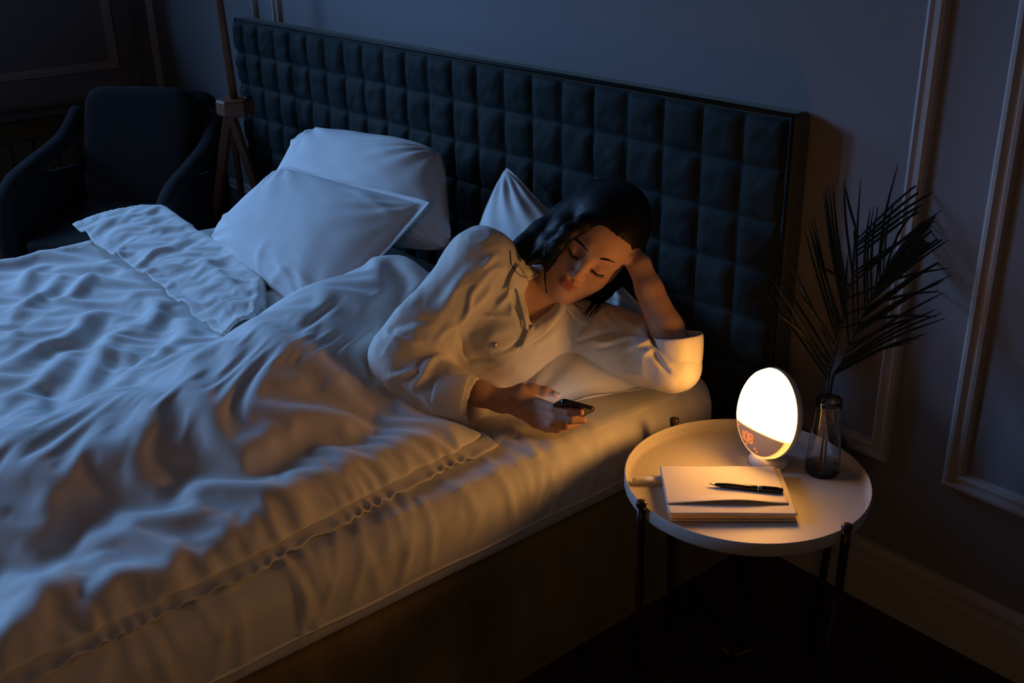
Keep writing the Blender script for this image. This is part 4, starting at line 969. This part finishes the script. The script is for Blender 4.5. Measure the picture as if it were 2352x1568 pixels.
sb=link('pajama_shirt',np_mesh('pajama_shirt',V,F),SHIRT,person)
sv=BVHTree.FromPolygons([tuple(v) for v in V],[tuple(int(i) for i in f_) for f_ in F])
def band(name,A,B,off,parent=sb,nu=40,nv=8,th=.0025,curve=0.,fb=2.14,m=SHIRT):
    A=smooth_curve([(a[0],a[1],0) for a in A],10)[:,:2]; B=smooth_curve([(b[0],b[1],0) for b in B],10)[:,:2]
    ia=np.linspace(0,len(A)-1,nu); g1=np.stack([np.interp(ia,range(len(A)),A[:,k]) for k in (0,1)],1); ib=np.linspace(0,len(B)-1,nu); g2=np.stack([np.interp(ib,range(len(B)),B[:,k]) for k in (0,1)],1)
    Dp=np.zeros((nu,nv))
    pts=np.zeros((nu,nv,2))
    for i in range(nu):
        for j in range(nv):
            t=j/(nv-1); p=g1[i]*(1-t)+g2[i]*t; pts[i,j]=p; h=cast(sv,*p,0,None) if False else sv.ray_cast(Vector(CAM),Vector(ray(*p)).normalized())[0]
            Dp[i,j]=((np.array(h)-CAM)@FW) if h is not None else np.nan
    med=np.nanmedian(Dp) if np.isfinite(Dp).any() else fb
    Dp=np.where(np.isnan(Dp)|(np.abs(Dp-med)>.09),np.nan,Dp)
    idx=np.argwhere(~np.isnan(Dp)); 
    if len(idx)==0: Dp[:]=fb
    else:
        for i,j in np.argwhere(np.isnan(Dp)):
            k=np.argmin(((idx-(i,j))**2).sum(1)); Dp[i,j]=Dp[tuple(idx[k])]
    for _ in range(4):
        q=Dp.copy(); q[1:-1]=(Dp[:-2]+Dp[2:]+2*Dp[1:-1])/4; Dp=q; q=Dp.copy(); q[:,1:-1]=(Dp[:,:-2]+Dp[:,2:]+2*Dp[:,1:-1])/4; Dp=q
    V=[dep(*pts[i,j],Dp[i,j]-off-curve*math.sin(j/(nv-1)*math.pi)) for i in range(nu) for j in range(nv)]
    o=mesh_obj(name,V,grid_faces(nu,nv),m,parent); mm=o.modifiers.new('t','SOLIDIFY'); mm.thickness=th; mm.offset=0; return o
band('lapel',[(1190,606),(1204,626),(1213,650),(1213,705),(1213,758)],[(1172,640),(1166,668),(1186,664),(1198,712),(1203,752)],.007,curve=.002)
band('lapel',[(1213,758),(1240,731),(1262,708),(1285,684)],[(1196,800),(1240,778),(1272,745),(1303,706)],.006,curve=.002)
band('collar',[(1285,684),(1300,700),(1320,722),(1345,738)],[(1303,706),(1312,725),(1332,745),(1347,740)],.006)
bp=cast(sv,1142,793,.001); g=MB(); 
bn=TO*.9+RI*.3; bn/=np.linalg.norm(bn); b1=np.cross(bn,UP); b1/=np.linalg.norm(b1); b2=np.cross(bn,b1)
for rr_,zz_ in ((0,.003),):
    Vb=[];prof=[(.0002,.0022),(.003,.0022),(.0045,.0034),(.0058,.0030),(.0062,.0012),(.0058,-.001)]
    for r,z in prof:
        for k in range(24): a=2*math.pi*k/24; Vb.append(bp+b1*r*math.cos(a)+b2*r*math.sin(a)+bn*z)
    g.add(Vb,[(i*24+k,i*24+(k+1)%24,(i+1)*24+(k+1)%24,(i+1)*24+k) for i in range(5) for k in range(24)])
g.build('button',mat('pearl_button',(.75,.68,.55),.25,coat=.4),sb,True)
# turned-up cuffs as open bands
def cuff(name,c0,axis,r0,r1,L,sq=1.0,n=64,side=None):
    axis=axis/np.linalg.norm(axis); a=np.cross(axis,TO); a/=np.linalg.norm(a); b=np.cross(axis,a); V=[]; rows=[]
    for z,r in ((0,r0),(L*.5,(r0+r1)/2+.0015),(L,r1)):
        for k in range(n):
            t=2*math.pi*k/n; w=1+.03*math.sin(3*t+z*30)+.015*math.sin(7*t); V.append(c0+axis*z+(a*math.cos(t)*r+b*math.sin(t)*r*sq)*w)
    F=[(i*n+k,i*n+(k+1)%n,(i+1)*n+(k+1)%n,(i+1)*n+k) for i in range(2) for k in range(n)]
    o=mesh_obj(name,V,F,SHIRT,sb); m=o.modifiers.new('t','SOLIDIFY'); m.thickness=.0055; m.offset=0; s=o.modifiers.new('s','SUBSURF'); s.levels=2; s.render_levels=2; return o
cuff('cuff',ca-cd_*.050,cd_,.0545,.0500,.062)
cuff('cuff',cb-cx*.022,cx,.0415,.0475,.066)
# ---- phone
pc=dep(1292,950,2.030)
S_=RI*.84-UP*.24-TO*.30; S_/=np.linalg.norm(S_); Lg=RI*.40+UP*.30+TO*.86; Lg-=S_*(Lg@S_); Lg/=np.linalg.norm(Lg); Nn=np.cross(S_,Lg)
if Nn@UP<0: Nn=-Nn
ph=empty('smartphone',tuple(pc),0,"black smartphone held in the woman's hand, its lit screen facing her",'phone')
def slab(name,hw,hl,z0,z1,rc,m,par,n=8):
    P=[]
    for cx,cy,a0 in ((1,1,0),(-1,1,90),(-1,-1,180),(1,-1,270)):
        for k in range(n+1):
            a=math.radians(a0+90*k/n); P.append((cx*(hw-rc)+rc*math.cos(a),cy*(hl-rc)+rc*math.sin(a)))
    V=[pc+S_*x+Lg*y+Nn*z for z in (z0,z1) for x,y in P]; k=len(P); F=[tuple(range(k))[::-1],tuple(range(k,2*k))]+[(i,(i+1)%k,k+(i+1)%k,k+i) for i in range(k)]
    g=MB(); g.add(V,F); return g.build(name,m,par,bevel=min(.0015,(z1-z0)*.4))
slab('phone_body',.0345,.0715,-.004,.004,.010,mat('phone_case',(.008,.008,.009),.22,spec=.5),ph)
slab('screen',.0315,.0675,.0040,.0046,.008,mat('lit_screen',(.02,.02,.02),.2,emit=(.75,.88,1.0),estr=.8),ph)
slab('camera_bump',.010,.013,-.0055,-.004,.003,BLACKP,ph)
# ---------------------------------------------------------------- light and camera
def area(name, loc, tgt, sx, sy, col, power, spread=180):
    L=bpy.data.lights.new(name,'AREA'); L.shape='RECTANGLE'; L.size=sx; L.size_y=sy; L.color=col; L.energy=power; L.spread=math.radians(spread)
    o=bpy.data.objects.new(name,L); COL.objects.link(o); o.location=loc; d=Vector(tgt)-Vector(loc); o.rotation_euler=d.to_track_quat('-Z','Y').to_euler(); return o
area('unseen_blue_light',(-6.9,-1.30,3.05),(-1.6,-.9,.8),1.9,2.6,(.24,.50,1.0),MOON_W,120)
area('unseen_blue_light',(-6.7,-4.6,3.1),(-1.1,-.5,.6),1.5,1.5,(.24,.50,1.0),BLUE_FILL_W,48)  # second blue source, added as fill for the tray and duvet
area('unseen_warm_fill',(1.4,-3.9,2.1),(-1.3,-1.0,.3),.6,.6,(1,.55,.22),FILL_W)  # unseen warm fill, added for the faint brown on base and walls
W=bpy.data.worlds.new('night'); SC.world=W; W.use_nodes=True; W.node_tree.nodes['Background'].inputs[0].default_value=(.25,.42,.85,1); W.node_tree.nodes['Background'].inputs[1].default_value=WORLD_E
cam=bpy.data.cameras.new('camera'); cam.sensor_width=36; cam.lens=FPX/IW*36; cam.clip_start=.02
co=bpy.data.objects.new('camera',cam); COL.objects.link(co)
M=Matrix(((RI[0],UP[0],-FW[0],CAM[0]),(RI[1],UP[1],-FW[1],CAM[1]),(RI[2],UP[2],-FW[2],CAM[2]),(0,0,0,1))); co.matrix_world=M
SC.camera=co
SC.view_settings.view_transform='Standard'; SC.view_settings.look='None'; SC.view_settings.gamma=1; SC.view_settings.use_curve_mapping=False; SC.view_settings.exposure=0
SC.cycles.use_denoising=True; SC.cycles.max_bounces=8; SC.cycles.sample_clamp_indirect=4
